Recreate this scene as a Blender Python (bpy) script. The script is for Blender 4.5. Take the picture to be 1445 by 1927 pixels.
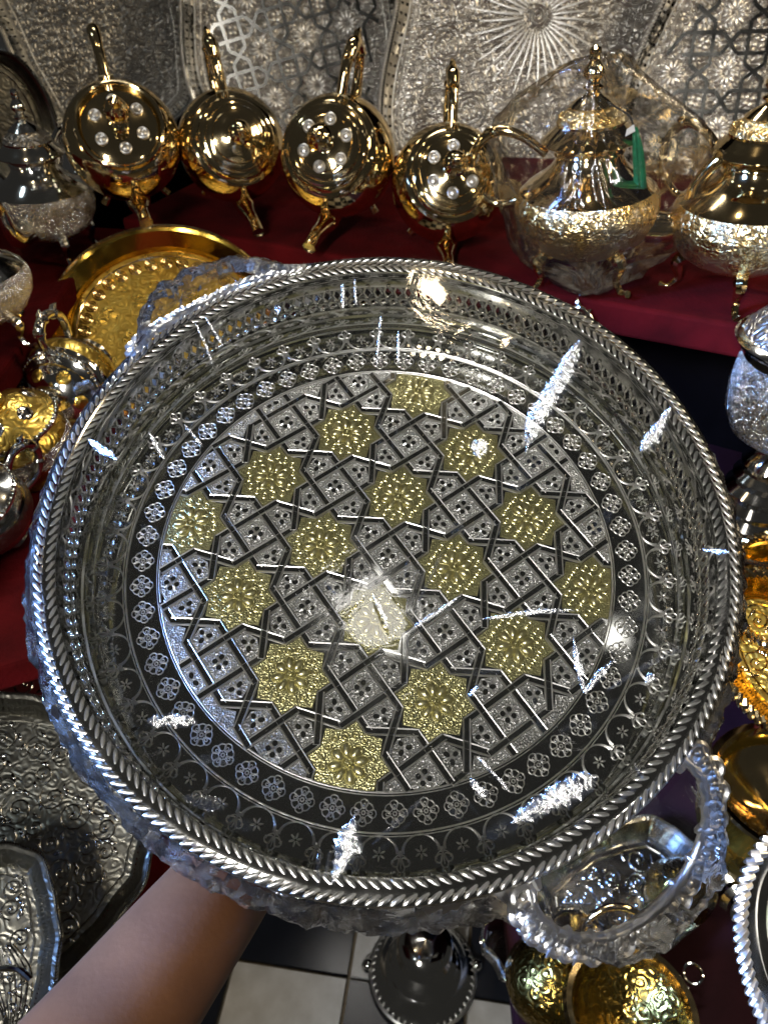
import bpy, bmesh, math, random
import numpy as np
from mathutils import Vector, Matrix, Quaternion, noise
random.seed(7)
PI = math.pi
sc = bpy.context.scene
for o in list(bpy.data.objects): bpy.data.objects.remove(o)
COL = sc.collection

# ------------------------------------------------------------------ camera
PITCH = math.radians(40); FPX = 1448.0; CX, CY = 722.5, 963.5
CAM = Vector((0, 0, 1.35))
FWD = Vector((0, math.cos(PITCH), -math.sin(PITCH)))
UPV = Vector((0, math.sin(PITCH), math.cos(PITCH)))
RGT = Vector((1, 0, 0))
cd = bpy.data.cameras.new('camera'); cam = bpy.data.objects.new('camera', cd); COL.objects.link(cam)
cam.location = CAM; cam.rotation_euler = (PI/2 - PITCH, 0, 0)
cd.sensor_fit = 'VERTICAL'; cd.sensor_height = 34.6; cd.lens = 26.0
cd.clip_start = 0.02; cd.clip_end = 60
cd.dof.use_dof = True; cd.dof.focus_distance = 0.46; cd.dof.aperture_fstop = 13
sc.camera = cam

def ray(x, y): return FWD + RGT*((x-CX)/FPX) - UPV*((y-CY)/FPX)
def at(x, y, d): return CAM + ray(x, y)*d
def onz(x, y, z):
    r = ray(x, y); return CAM + r*((z-CAM.z)/r.z)
def onplane(x, y, c, n):
    r = ray(x, y); return CAM + r*((c-CAM).dot(n)/r.dot(n))

# main tray frame
TC = Vector((0.00157, 0.34510, 1.02540))
TN = Vector((0.0125, -0.39857, 0.91705)).normalized()
TX = Vector((0, 1, 0)).cross(TN).normalized(); TY = TN.cross(TX)
TM = Matrix(((TX.x, TY.x, TN.x, TC.x), (TX.y, TY.y, TN.y, TC.y), (TX.z, TY.z, TN.z, TC.z), (0, 0, 0, 1)))
TMI = TM.inverted()
def ontray(x, y, z=0.0): return TMI @ onplane(x, y, TC + TN*z, TN)

# ------------------------------------------------------------------ world, lamps, exposure
W = bpy.data.worlds.new('World'); sc.world = W; W.use_nodes = True
W.node_tree.nodes['Background'].inputs[0].default_value = (1.0, 0.97, 0.90, 1)
W.node_tree.nodes['Background'].inputs[1].default_value = 0.021
sc.view_settings.view_transform = 'Standard'; sc.view_settings.look = 'None'
sc.view_settings.exposure = 0.0; sc.view_settings.gamma = 1.0
try: sc.view_settings.use_curve_mapping = False
except Exception: pass
cy = sc.cycles
cy.max_bounces = 6; cy.glossy_bounces = 4; cy.diffuse_bounces = 2; cy.transmission_bounces = 2
cy.transparent_max_bounces = 12; cy.sample_clamp_indirect = 6.0; cy.sample_clamp_direct = 0
cy.caustics_reflective = False; cy.caustics_refractive = False; cy.use_denoising = True

def area(loc, target, sx, sy, power, col):
    l = bpy.data.lights.new('lamp', 'AREA'); l.shape = 'RECTANGLE'; l.size = sx; l.size_y = sy
    l.energy = power; l.color = col
    o = bpy.data.objects.new('lamp', l); COL.objects.link(o); o.location = loc
    o.rotation_euler = (Vector(target)-Vector(loc)).to_track_quat('-Z', 'Y').to_euler(); return o
def bulb(loc, r, power, col):
    l = bpy.data.lights.new('bulb', 'POINT'); l.shadow_soft_size = r; l.energy = power; l.color = col
    o = bpy.data.objects.new('bulb', l); COL.objects.link(o); o.location = loc; return o
WARM = (1.0, 0.80, 0.52); WHITE = (1.0, 0.96, 0.90); BLUE = (0.22, 0.42, 1.0); COOL = (0.75, 0.9, 1.0)
def mirror_spot(px, py, dist):          # where a ceiling bulb hangs so that the flat tray mirrors it at this spot
    p = onplane(px, py, TC, TN); d = (p-CAM).normalized(); r = d - 2*d.dot(TN)*TN
    return p + r*dist
KEY = mirror_spot(706, 1168, 1.15)
KL = area(KEY, TC, 0.11, 0.11, 0.05, WHITE).data; KL.shape = 'DISK'; KL.spread = math.radians(70)
bulb(mirror_spot(1150, 1195, 1.5), 0.03, 0.10, WHITE); bulb(mirror_spot(1250, 1118, 1.2), .03, .03, WHITE)
BLUE_AT = Vector((-1.05, -0.05, 1.60))
area(BLUE_AT, (-.08, 0.28, 1.05), 0.35, 0.6, 10.0, BLUE).data.spread = math.radians(30)
WARM_AT = Vector((1.15, 0.40, 1.90))
area(WARM_AT, (0.2, 0.9, 1.0), 0.08, 0.5, 8.0, WARM)
COOL_AT = Vector((-0.55, -0.95, 1.80))
FAR_AT = Vector((-0.1, 1.25, 2.05)); area(FAR_AT, (0, 0.4, 1.0), 0.8, 0.08, 1.5, WHITE).data.spread = math.radians(50)  # unseen strip lamp added to brighten the frosted tray panels
area(COOL_AT, (0, 0.30, 1.0), 0.10, 0.7, 3.2, (1.0, .97, .92)).data.spread = math.radians(45)
for (x, y, z, r, p, c) in [(-0.55, 0.55, 2.1, .025, 1.6, WARM), (0.12, 0.75, 2.15, .025, 1.8, WARM), (1.1, 0.8, 1.75, .03, 2.0, WHITE),
                           (-0.85, 0.95, 1.85, .035, .8, COOL), (-0.5, -0.6, 1.75, .03, .9, WARM),
                           (0.9, -0.2, 1.5, .03, 1.6, WARM), (-0.75, -0.25, 1.45, .035, 1.6, COOL), (0.8, -0.5, 1.9, .025, 1.0, WHITE), (-0.95, 0.45, 1.32, .03, .9, WARM)]:
    bulb((x, y, z), r, p, c)  # unseen bulbs added to give the metal more varied glints

# ------------------------------------------------------------------ materials
MATS = {}
def mat_base(name):
    m = bpy.data.materials.new(name); m.use_nodes = True; MATS[name] = m
    nt = m.node_tree; return m, nt, nt.nodes['Principled BSDF']
def N(nt, t, **kw):
    n = nt.nodes.new(t)
    for k, v in kw.items():
        if k.startswith('i_'): n.inputs[k[2:].replace('_', ' ')].default_value = v
        else: setattr(n, k, v)
    return n
def metal(name, col, rough, smudge=0.08, bump=None, scale=400.0, strength=0.3, dist=0.001, tint=None):
    m, nt, b = mat_base(name); L = nt.links.new
    b.inputs['Metallic'].default_value = 1.0; b.inputs['Base Color'].default_value = (*col, 1)
    tc = N(nt, 'ShaderNodeTexCoord')
    nz = N(nt, 'ShaderNodeTexNoise'); nz.inputs['Scale'].default_value = 35; nz.inputs['Detail'].default_value = 5
    L(tc.outputs['Object'], nz.inputs['Vector'])
    mr = N(nt, 'ShaderNodeMapRange'); mr.inputs['From Min'].default_value = .35; mr.inputs['From Max'].default_value = .75
    mr.inputs['To Min'].default_value = max(0.02, rough-smudge*.4); mr.inputs['To Max'].default_value = rough+smudge
    L(nz.outputs['Fac'], mr.inputs['Value']); L(mr.outputs['Result'], b.inputs['Roughness'])
    if tint:
        n2 = N(nt, 'ShaderNodeTexNoise'); n2.inputs['Scale'].default_value = 18; n2.inputs['Detail'].default_value = 4
        L(tc.outputs['Object'], n2.inputs['Vector'])
        mx = N(nt, 'ShaderNodeMixRGB'); mx.inputs[1].default_value = (*col, 1); mx.inputs[2].default_value = (*tint, 1)
        r2 = N(nt, 'ShaderNodeMapRange'); r2.inputs['From Min'].default_value = .42; r2.inputs['From Max'].default_value = .65
        L(n2.outputs['Fac'], r2.inputs['Value']); L(r2.outputs['Result'], mx.inputs[0]); L(mx.outputs[0], b.inputs['Base Color'])
    if bump:
        bp = N(nt, 'ShaderNodeBump'); bp.inputs['Strength'].default_value = strength; bp.inputs['Distance'].default_value = dist
        if bump == 'stipple':
            v = N(nt, 'ShaderNodeTexVoronoi'); v.inputs['Scale'].default_value = scale; L(tc.outputs['Object'], v.inputs['Vector'])
            src = v.outputs['Distance']
        elif bump == 'engrave':           # curling chased lines: noise-warped voronoi edges and rings
            w = N(nt, 'ShaderNodeTexNoise'); w.inputs['Scale'].default_value = scale*.5; w.inputs['Detail'].default_value = 2
            L(tc.outputs['Object'], w.inputs['Vector'])
            va = N(nt, 'ShaderNodeVectorMath', operation='SCALE'); va.inputs['Scale'].default_value = 1.3/scale; L(w.outputs['Color'], va.inputs[0])
            ad = N(nt, 'ShaderNodeVectorMath', operation='ADD'); L(tc.outputs['Object'], ad.inputs[0]); L(va.outputs[0], ad.inputs[1])
            v = N(nt, 'ShaderNodeTexVoronoi', feature='F1'); v.inputs['Scale'].default_value = scale; L(ad.outputs[0], v.inputs['Vector'])
            s = N(nt, 'ShaderNodeMath', operation='MULTIPLY'); s.inputs[1].default_value = 17; L(v.outputs['Distance'], s.inputs[0])
            sn = N(nt, 'ShaderNodeMath', operation='SINE'); L(s.outputs[0], sn.inputs[0]); src = sn.outputs[0]
        else:
            v = N(nt, 'ShaderNodeTexNoise'); v.inputs['Scale'].default_value = scale; v.inputs['Detail'].default_value = 3
            L(tc.outputs['Object'], v.inputs['Vector']); src = v.outputs['Fac']
        L(src, bp.inputs['Height']); L(bp.outputs[0], b.inputs['Normal'])
    return m
SIL = (.80, .79, .75); GLD = (.90, .71, .40); PGLD = (.80, .66, .20)
metal('silver', SIL, .09, .10); metal('silver_dark', (.50, .50, .48), .16, .12)
metal('silver_base', (.70, .71, .68), .05, .09, 'noise', 14, .03, .004)
metal('strap_dark', (.19, .185, .17), .18, .08)  # silver straps, colour darkened to stand in for dark reflections
metal('flower_relief', (.68, .67, .65), .38, .05)
metal('silver_stipple', (.68, .675, .66), .42, .05, 'stipple', 760, .9, .0016)
metal('silver_relief', (.90, .89, .87), .32, .06, 'noise', 500, .25, .0006)
metal('silver_engraved', (.46, .44, .41), .34, .08, 'engrave', 95, .6, .0012)
metal('handle_cast', (.82, .81, .79), .16, .08, 'engrave', 210, .8, .0022)
metal('silver_engraved_fine', SIL, .22, .08, 'engrave', 260, .8, .0010)
metal('silver_engraved_old', (.27, .26, .22), .33, .10, 'engrave', 75, .2, .0008)
metal('gold', GLD, .07, .07); metal('gold_deep', (.80, .48, .07), .13, .08)
metal('gold_engraved', (.72, .50, .11), .28, .08, 'engrave', 80, .3, .0008)
metal('gold_two_tone', (.92, .66, .26), .26, .08, 'engrave', 120, .5, .0010, tint=(.80, .72, .52))
metal('gold_darkened', (.26, .18, .045), .20, .10, 'engrave', 70, .35, .0008)  # gold with its dark reflections put into the colour
metal('star_gold', (.44, .415, .21), .36, .05, 'stipple', 900, .45, .0010)  # plate colour darkened as shade between the raised petals
metal('star_relief', (.70, .65, .36), .33, .04)  # lighter colour for the lit relief of the same plate

def plain(name, col, rough, var=.15, scale=60, bump=.2, sheen=0.0, sub=0.0, col2=None):
    m, nt, b = mat_base(name); L = nt.links.new
    tc = N(nt, 'ShaderNodeTexCoord'); nz = N(nt, 'ShaderNodeTexNoise'); nz.inputs['Scale'].default_value = scale; nz.inputs['Detail'].default_value = 6
    L(tc.outputs['Object'], nz.inputs['Vector'])
    mx = N(nt, 'ShaderNodeMixRGB'); c2 = col2 or tuple(c*(1-var) for c in col)
    mx.inputs[1].default_value = (*col, 1); mx.inputs[2].default_value = (*c2, 1)
    mr = N(nt, 'ShaderNodeMapRange'); mr.inputs['From Min'].default_value = .35; mr.inputs['From Max'].default_value = .68
    L(nz.outputs['Fac'], mr.inputs['Value']); L(mr.outputs['Result'], mx.inputs[0]); L(mx.outputs[0], b.inputs['Base Color'])
    b.inputs['Roughness'].default_value = rough
    b.inputs['Specular IOR Level'].default_value = .5 if rough < .7 else .1
    if sheen: b.inputs['Sheen Weight'].default_value = sheen
    if sub:
        b.inputs['Subsurface Weight'].default_value = sub; b.inputs['Subsurface Radius'].default_value = (.01, .004, .002); b.inputs['Subsurface Scale'].default_value = .4
    if bump:
        n2 = N(nt, 'ShaderNodeTexNoise'); n2.inputs['Scale'].default_value = scale*12; n2.inputs['Detail'].default_value = 4; L(tc.outputs['Object'], n2.inputs['Vector'])
        bp = N(nt, 'ShaderNodeBump'); bp.inputs['Strength'].default_value = bump; bp.inputs['Distance'].default_value = .001
        L(n2.outputs['Fac'], bp.inputs['Height']); L(bp.outputs[0], b.inputs['Normal'])
    return m
plain('red_cloth', (.09, .003, .004), .9, .55, 18, 1.0, 0.0)
plain('red_panel', (.10, .005, .010), .6, .4, 25, .3)
plain('skin', (.138, .054, .019), .58, .10, 24, .14, 0, 0, (.098, .037, .013))
plain('tile_white', (.80, .80, .79), .30, .1, 26, .05, col2=(.62, .61, .58)); plain('tile_dark', (.020, .024, .036), .22, .3, 12, .03)
plain('grout', (.30, .25, .18), .9, .3, 80, .3); plain('tassel_green', (.0, .20, .075), .55, .4, 300, .6)
plain('void', (.004, .003, .003), 1.0, .3, 20, .0).node_tree.nodes['Principled BSDF'].inputs['Specular IOR Level'].default_value = 0; plain('cord', (.01, .01, .01), .6); plain('paper', (.8, .8, .78), .6); plain('sticker', (.42, .36, .22), .3)  # void: black without specular, the dark under the shelf put into colour
plain('table_dark', (.022, .005, .008), .8, .4, 20, .2); plain('inside_dark', (.02, .02, .025), .4)
def film(name, amount, rough, bumpscale, bumpstr, haze):
    m, nt, b = mat_base(name); L = nt.links.new; nt.nodes.remove(b)
    out = nt.nodes['Material Output']; tc = N(nt, 'ShaderNodeTexCoord')
    nz = N(nt, 'ShaderNodeTexNoise'); nz.inputs['Scale'].default_value = bumpscale; nz.inputs['Detail'].default_value = 4; nz.inputs['Distortion'].default_value = 1.5
    L(tc.outputs['Object'], nz.inputs['Vector'])
    bp = N(nt, 'ShaderNodeBump'); bp.inputs['Strength'].default_value = bumpstr; bp.inputs['Distance'].default_value = .003; L(nz.outputs['Fac'], bp.inputs['Height'])
    tr = N(nt, 'ShaderNodeBsdfTransparent'); gl = N(nt, 'ShaderNodeBsdfGlossy'); gl.inputs['Roughness'].default_value = rough
    L(bp.outputs[0], gl.inputs['Normal'])
    fr = N(nt, 'ShaderNodeFresnel'); fr.inputs['IOR'].default_value = 1.5; L(bp.outputs[0], fr.inputs['Normal'])
    mu = N(nt, 'ShaderNodeMath', operation='MULTIPLY'); mu.inputs[1].default_value = amount; mu.use_clamp = True; L(fr.outputs[0], mu.inputs[0])
    mx = N(nt, 'ShaderNodeMixShader'); L(mu.outputs[0], mx.inputs[0]); L(tr.outputs[0], mx.inputs[1]); L(gl.outputs[0], mx.inputs[2])
    df = N(nt, 'ShaderNodeBsdfTranslucent'); d2 = N(nt, 'ShaderNodeBsdfDiffuse'); ad = N(nt, 'ShaderNodeMixShader'); ad.inputs[0].default_value = .5
    L(df.outputs[0], ad.inputs[1]); L(d2.outputs[0], ad.inputs[2])
    m2 = N(nt, 'ShaderNodeMixShader'); m2.inputs[0].default_value = haze; L(mx.outputs[0], m2.inputs[1]); L(ad.outputs[0], m2.inputs[2])
    L(m2.outputs[0], out.inputs['Surface']); return m
film('film', 1.05, .05, 26, .15, .0); film('film_crumpled', 1.35, .09, 55, .45, .003); film('bag_film', .75, .10, 45, .30, .008); film('film_crease', 2.0, .17, 500, .12, .006)

# ------------------------------------------------------------------ mesh helpers
class MB:
    def __init__(s): s.v = []; s.f = []; s.m = []; s.cur = 0
    def add(s, vs, fs):
        o = len(s.v); s.v += [tuple(v) for v in vs]
        for f in fs: s.f.append(tuple(i+o for i in f)); s.m.append(s.cur)
    def tube(s, pts, rad, n=8, closed=False, flat=1.0, cap=True, up=None):
        P = [Vector(p) for p in pts]; k = len(P); R = rad if hasattr(rad, '__len__') else [rad]*k
        vs = []; prev = Vector(up) if up else None
        for i in range(k):
            a = P[i-1] if (i > 0 or closed) else P[i]; b = P[(i+1) % k] if (i < k-1 or closed) else P[i]
            t = (b-a); t = t.normalized() if t.length > 1e-9 else Vector((0, 0, 1))
            if prev is None: prev = t.orthogonal()
            if up: nx = Vector(up) - t*t.dot(Vector(up))
            else: nx = prev - t*t.dot(prev)
            nx = nx.normalized() if nx.length > 1e-9 else t.orthogonal().normalized()
            prev = nx; ny = t.cross(nx)
            for j in range(n):
                an = 2*PI*j/n; vs.append(P[i] + nx*(math.cos(an)*R[i]*flat) + ny*(math.sin(an)*R[i]))
        fs = []
        for i in range(k if closed else k-1):
            for j in range(n):
                a = i*n+j; b = i*n+(j+1) % n; c = ((i+1) % k)*n+(j+1) % n; d = ((i+1) % k)*n+j; fs.append((a, b, c, d))
        if not closed and cap: fs.append(tuple(range(n))[::-1]); fs.append(tuple((k-1)*n+j for j in range(n)))
        s.add(vs, fs)
    def lathe(s, prof, n=40, M=None):
        vs = []; fs = []; k = len(prof)
        for (r, z) in prof:
            for j in range(n): an = 2*PI*j/n; vs.append(Vector((r*math.cos(an), r*math.sin(an), z)))
        for i in range(k-1):
            for j in range(n): fs.append((i*n+j, i*n+(j+1) % n, (i+1)*n+(j+1) % n, (i+1)*n+j))
        if M: vs = [M @ v for v in vs]
        s.add(vs, fs)
    def dome(s, c, ax, ay, h, n=10, k=3, rot=0.0, base=0.0):   # low half-ellipsoid bump lying on z = c.z
        vs = []; cr, sr = math.cos(rot), math.sin(rot)
        for i in range(k):
            ph = (PI/2)*i/k
            for j in range(n):
                an = 2*PI*j/n; x = ax*math.cos(ph)*math.cos(an); y = ay*math.cos(ph)*math.sin(an)
                vs.append((c[0]+x*cr-y*sr, c[1]+x*sr+y*cr, c[2]+h*math.sin(ph)))
        vs.append((c[0], c[1], c[2]+h)); fs = []
        for i in range(k-1):
            for j in range(n): fs.append((i*n+j, i*n+(j+1) % n, (i+1)*n+(j+1) % n, (i+1)*n+j))
        for j in range(n): fs.append(((k-1)*n+j, (k-1)*n+(j+1) % n, k*n))
        s.add(vs, fs)
    def disc(s, c, ax, ay, h, n=10, rot=0.0):
        cr, sr = math.cos(rot), math.sin(rot); P = [(ax*math.cos(2*PI*j/n), ay*math.sin(2*PI*j/n)) for j in range(n)]
        s.plate([(c[0]+x*cr-y*sr, c[1]+x*sr+y*cr) for x, y in P], c[2], c[2]+h, .10)
    def ring(s, c, R, r, n=14, m=5, flat=1.0):
        s.tube([(c[0]+R*math.cos(2*PI*i/n), c[1]+R*math.sin(2*PI*i/n), c[2]) for i in range(n)], r, m, True, flat, up=(0, 0, 1))
    def plate(s, poly, z0, z1, inset=0.0):
        k = len(poly); cx_ = sum(p[0] for p in poly)/k; cy_ = sum(p[1] for p in poly)/k
        vs = [(p[0], p[1], z0) for p in poly] + [(cx_+(p[0]-cx_)*(1-inset), cy_+(p[1]-cy_)*(1-inset), z1) for p in poly]
        s.add(vs, [(i, (i+1) % k, k+(i+1) % k, k+i) for i in range(k)] + [tuple(range(k, 2*k))])
    def box(s, c, d, M=None):
        vs = [Vector((c[0]+sx*d[0]/2, c[1]+sy*d[1]/2, c[2]+sz*d[2]/2)) for sz in (-1, 1) for sy in (-1, 1) for sx in (-1, 1)]
        if M: vs = [M @ v for v in vs]
        s.add(vs, [(0, 2, 3, 1), (4, 5, 7, 6), (0, 1, 5, 4), (2, 6, 7, 3), (0, 4, 6, 2), (1, 3, 7, 5)])
    def mesh(s, name, mats, smooth=True):
        me = bpy.data.meshes.new(name); me.from_pydata(s.v, [], s.f)
        for m in (mats if isinstance(mats, (list, tuple)) else [mats]): me.materials.append(MATS[m])
        if len(set(s.m)) > 1 or (s.m and s.m[0]): me.polygons.foreach_set('material_index', s.m)
        if smooth:
            me.polygons.foreach_set('use_smooth', [True]*len(me.polygons))
            try: me.set_sharp_from_angle(angle=math.radians(smooth if smooth is not True else 42))
            except Exception: pass
        me.validate(); me.update(); return me
    def obj(s, name, mats, parent=None, smooth=True, loc=None):
        return link(name, s.mesh(name, mats, smooth), parent, loc)
def link(name, me, parent=None, loc=None, rotz=0.0):
    o = bpy.data.objects.new(name, me); COL.objects.link(o); o.parent = parent
    if loc is not None: o.location = loc
    if rotz: o.rotation_euler = (0, 0, rotz)
    return o
def tag(o, label, cat, group=None, kind=None):
    o['label'] = label; o['category'] = cat
    if group: o['group'] = group
    if kind: o['kind'] = kind
    return o
def empty(name, M, label, cat, group=None):
    o = bpy.data.objects.new(name, None); COL.objects.link(o); o.empty_display_size = .02
    o.matrix_world = M; return tag(o, label, cat, group)
def frame(org, z, up):                      # z axis along z, y axis as near as can be to up
    z = Vector(z).normalized(); y = Vector(up); y = (y - z*y.dot(z)).normalized(); x = y.cross(z)
    return Matrix(((x.x, y.x, z.x, org[0]), (x.y, y.y, z.y, org[1]), (x.z, y.z, z.z, org[2]), (0, 0, 0, 1)))
def spin(M, deg): return M @ Matrix.Rotation(math.radians(deg), 4, 'Z')
def spline(pts, n=8, closed=False):
    P = [Vector(p) for p in pts]; k = len(P); out = []
    for i in range(k if closed else k-1):
        a = P[(i-1) % k] if (closed or i > 0) else P[0]; b = P[i]; c = P[(i+1) % k]; d = P[(i+2) % k] if (closed or i+2 < k) else P[-1]
        for j in range(n):
            t = j/n; out.append(.5*((2*b)+(c-a)*t+(2*a-5*b+4*c-d)*t*t+(3*b-a-3*c+d)*t**3))
    if not closed: out.append(P[-1])
    return out
def lerps(vals, n):                           # resample a list of radii to n values
    k = len(vals)-1; return [vals[min(int(i/(n-1)*k), k-1)]*(1-(i/(n-1)*k-min(int(i/(n-1)*k), k-1))) + vals[min(int(i/(n-1)*k), k-1)+1]*(i/(n-1)*k-min(int(i/(n-1)*k), k-1)) for i in range(n)]
def clip_circle(poly, R, n=120):
    out = list(poly)
    for i in range(n):
        a = 2*PI*i/n; nx, ny = math.cos(a), math.sin(a); inp = out; out = []
        if not inp: return []
        for k in range(len(inp)):
            p, q = inp[k], inp[(k+1) % len(inp)]; dp = p[0]*nx+p[1]*ny-R; dq = q[0]*nx+q[1]*ny-R
            if dp <= 0: out.append(p)
            if dp*dq < 0:
                t = dp/(dp-dq); out.append((p[0]+(q[0]-p[0])*t, p[1]+(q[1]-p[1])*t))
    res = []
    for p in out:
        if not res or math.hypot(p[0]-res[-1][0], p[1]-res[-1][1]) > 1e-5: res.append(p)
    return res
def parea(p): return .5*sum(p[i][0]*p[(i+1) % len(p)][1]-p[(i+1) % len(p)][0]*p[i][1] for i in range(len(p)))
def pierced(mb, lo, hi, rows, hole=.62, shape='diamond'):
    """a band between two closed rings of points, cut through by rows of openings"""
    n = len(lo)
    for r in range(rows):
        t0, t1 = r/rows, (r+1)/rows
        for i in range(n):
            j = (i+1) % n
            A = lo[i].lerp(hi[i], t0); B = lo[j].lerp(hi[j], t0); Cc = lo[j].lerp(hi[j], t1); D = lo[i].lerp(hi[i], t1)
            def q(u, v): return A.lerp(B, u).lerp(D.lerp(Cc, u), v)
            if shape == 'diamond': h = [(.5, .5-hole/2), (.5+hole*.5, .5), (.5, .5+hole/2), (.5-hole*.5, .5)]
            elif shape == 'ogee': h = [(.5, .5-hole*.62), (.5+hole*.46, .5), (.5+.12, .5+hole*.62), (.5-hole*.46, .5)]
            else: h = [(.5-hole*.25, .5-hole/2), (.5+hole*.25, .5-hole*.5), (.5+hole*.25, .5+hole/2), (.5-hole*.25, .5+hole/2)]
            o = [q(.5, 0), q(1, 0), q(1, .5), q(1, 1), q(.5, 1), q(0, 1), q(0, .5), q(0, 0)]
            k = [q(*x) for x in h]
            if shape == 'slot': mb.add([q(0, 0), q(1, 0), q(1, 1), q(0, 1)]+k, [(0, 1, 5, 4), (1, 2, 6, 5), (2, 3, 7, 6), (3, 0, 4, 7)])
            else: mb.add(o+k, [(0, 1, 2, 9, 8), (2, 3, 4, 10, 9), (4, 5, 6, 11, 10), (6, 7, 0, 8, 11)])

# ------------------------------------------------------------------ setting: floor, shelves
fl = MB(); fl.box((0, .6, -.012), (5, 5, .02)); floor = fl.obj('floor', 'grout', smooth=False); floor['kind'] = 'structure'
TS = .186; tm = {}
for nm in ('tile_white', 'tile_dark'):
    b = MB(); b.plate([(-TS/2+.002, -TS/2+.002), (TS/2-.002, -TS/2+.002), (TS/2-.002, TS/2-.002), (-TS/2+.002, TS/2-.002)], -.004, .004, .012); tm[nm] = b.mesh('tile', nm, False)
c0 = onz(656, 1842, 0.0); e = (onz(488, 1815, 0.0)-c0); ang = math.atan2(-e.y, -e.x)
for i in range(-5, 5):
    for j in range(-4, 6):
        p = Vector(((i+.5)*TS, (j+.5)*TS, 0)); p.rotate(Quaternion((0, 0, 1), ang))
        link('tile', tm['tile_dark' if (i+j) % 2 else 'tile_white'], floor, (c0.x+p.x, c0.y+p.y, .003), ang)
def slab(name, pts, z, th, m, label):
    b = MB(); k = len(pts); zc = [(p[0], p[1]) for p in pts]
    me_v = [(x, y, z-th) for x, y in zc] + [(x, y, z) for x, y in zc]
    b.add(me_v, [(i, (i+1) % k, k+(i+1) % k, k+i) for i in range(k)]+[tuple(range(k, 2*k)), tuple(range(k))[::-1]])
    o = b.obj(name, m, smooth=False); bv = o.modifiers.new('bevel', 'BEVEL'); bv.width = .004; bv.segments = 2
    tag(o, label, 'shelf'); return o
ZB, ZL, ZM = 1.0, .97, .85
a = onz(400, 440, ZB); b_ = onz(1340, 604, ZB); dr = (b_-a).normalized(); bk = Vector((-dr.y, dr.x, 0))
p0 = a - dr*.14; p1 = b_ + dr*.5
slab('display_shelf', [p0, p1, p1+bk*.75, p0+bk*.75], ZB, .035, 'red_cloth', 'dark red cloth covered shelf carrying the row of gold teapots')
slab('side_shelf', [Vector((-1.1, .30, 0)), Vector((-.375, .30, 0)), Vector((-.375, 1.02, 0)), Vector((-1.1, 1.5, 0))], ZL, .03, 'red_cloth', 'dark red shelf at the left under the silver teapots')
slab('lower_shelf', [Vector((-1.1, .05, 0)), Vector((-.20, .45, 0)), Vector((-.06, 1.32, 0)), Vector((-1.1, 1.5, 0))], ZM, .03, 'red_cloth', 'red cloth shelf under the gold tray and sugar pots')
k_ = [onz(x, y, .44) for x, y in ((-250, 1350), (345, 1560), (160, 2050), (-400, 2050))]
slab('low_step', [k_[3], k_[2], k_[1], k_[0]], .44, .03, 'red_cloth', 'dark red cloth step under the dull silver trays at the lower left')
k_ = [onz(x, y, .775) for x, y in ((1330, 1085), (1750, 1085), (1750, 800), (1330, 800))]
slab('side_ledge', [k_[0], k_[1], k_[2], k_[3]], .775, .02, 'table_dark', 'dark ledge at the right carrying the silver urn')
ZR = .42; k_ = [onz(x, y, ZR) for x, y in ((940, 1620), (975, 1990), (1700, 1990), (1700, 900), (1130, 900))]
slab('low_table', [k_[0], k_[1], k_[2], k_[3], k_[4]], ZR, .03, 'table_dark', 'low dark red table at the lower right under the gold ware')
b = MB(); q0 = p0+bk*.77-dr*.8; q1 = p1+bk*.77+dr*.3
b.add([(q0.x, q0.y, 0), (q1.x, q1.y, 0), (q1.x, q1.y, 2.2), (q0.x, q0.y, 2.2)], [(0, 1, 2, 3)])
w = b.obj('back_wall', 'void', smooth=False); so = w.modifiers.new('thick', 'SOLIDIFY'); so.thickness = .03; w['kind'] = 'structure'
b = MB(); r0 = p0+bk*.10; r1 = p1+bk*.10
b.add([(r0.x+.2, r0.y, 0), (r1.x, r1.y, 0), (r1.x, r1.y, ZB-.036), (r0.x+.2, r0.y, ZB-.036)], [(0, 1, 2, 3)])
w = b.obj('under_shelf_dark', 'void', smooth=False); so = w.modifiers.new('thick', 'SOLIDIFY'); so.thickness = .02; w['kind'] = 'structure'  # near-black sheet whose colour stands in for the shade under the shelf

# ------------------------------------------------------------------ the wrapped round tray
tray = empty('round_tray', TM, 'large round silver tray with gold stars, wrapped in clear film and held up', 'tray')
RL, RB, RO, RR = .1378, .1580, .1800, .1915
b = MB(); b.lathe([(0, 0), (.06, 0), (.12, 0), (.165, 0), (.1762, .0001), (.1786, .0030), (.1797, .0085), (.1790, .0105), (.1800, .012)], 160)
b.lathe([(.1812, .011), (.186, .008), (.187, .002), (.182, -.004), (.170, -.008), (0, -.008)], 160)
base = b.obj('base', 'silver_base', tray)
for r, n_ in ((RL, 'lattice_border'), (RB, 'flower_border')):
    b = MB(); b.ring((0, 0, .0003), r, .00055, 200, 6); b.ring((0, 0, .0003), r+.0015, .0003, 200, 5); b.obj(n_, 'silver_relief', tray)
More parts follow.
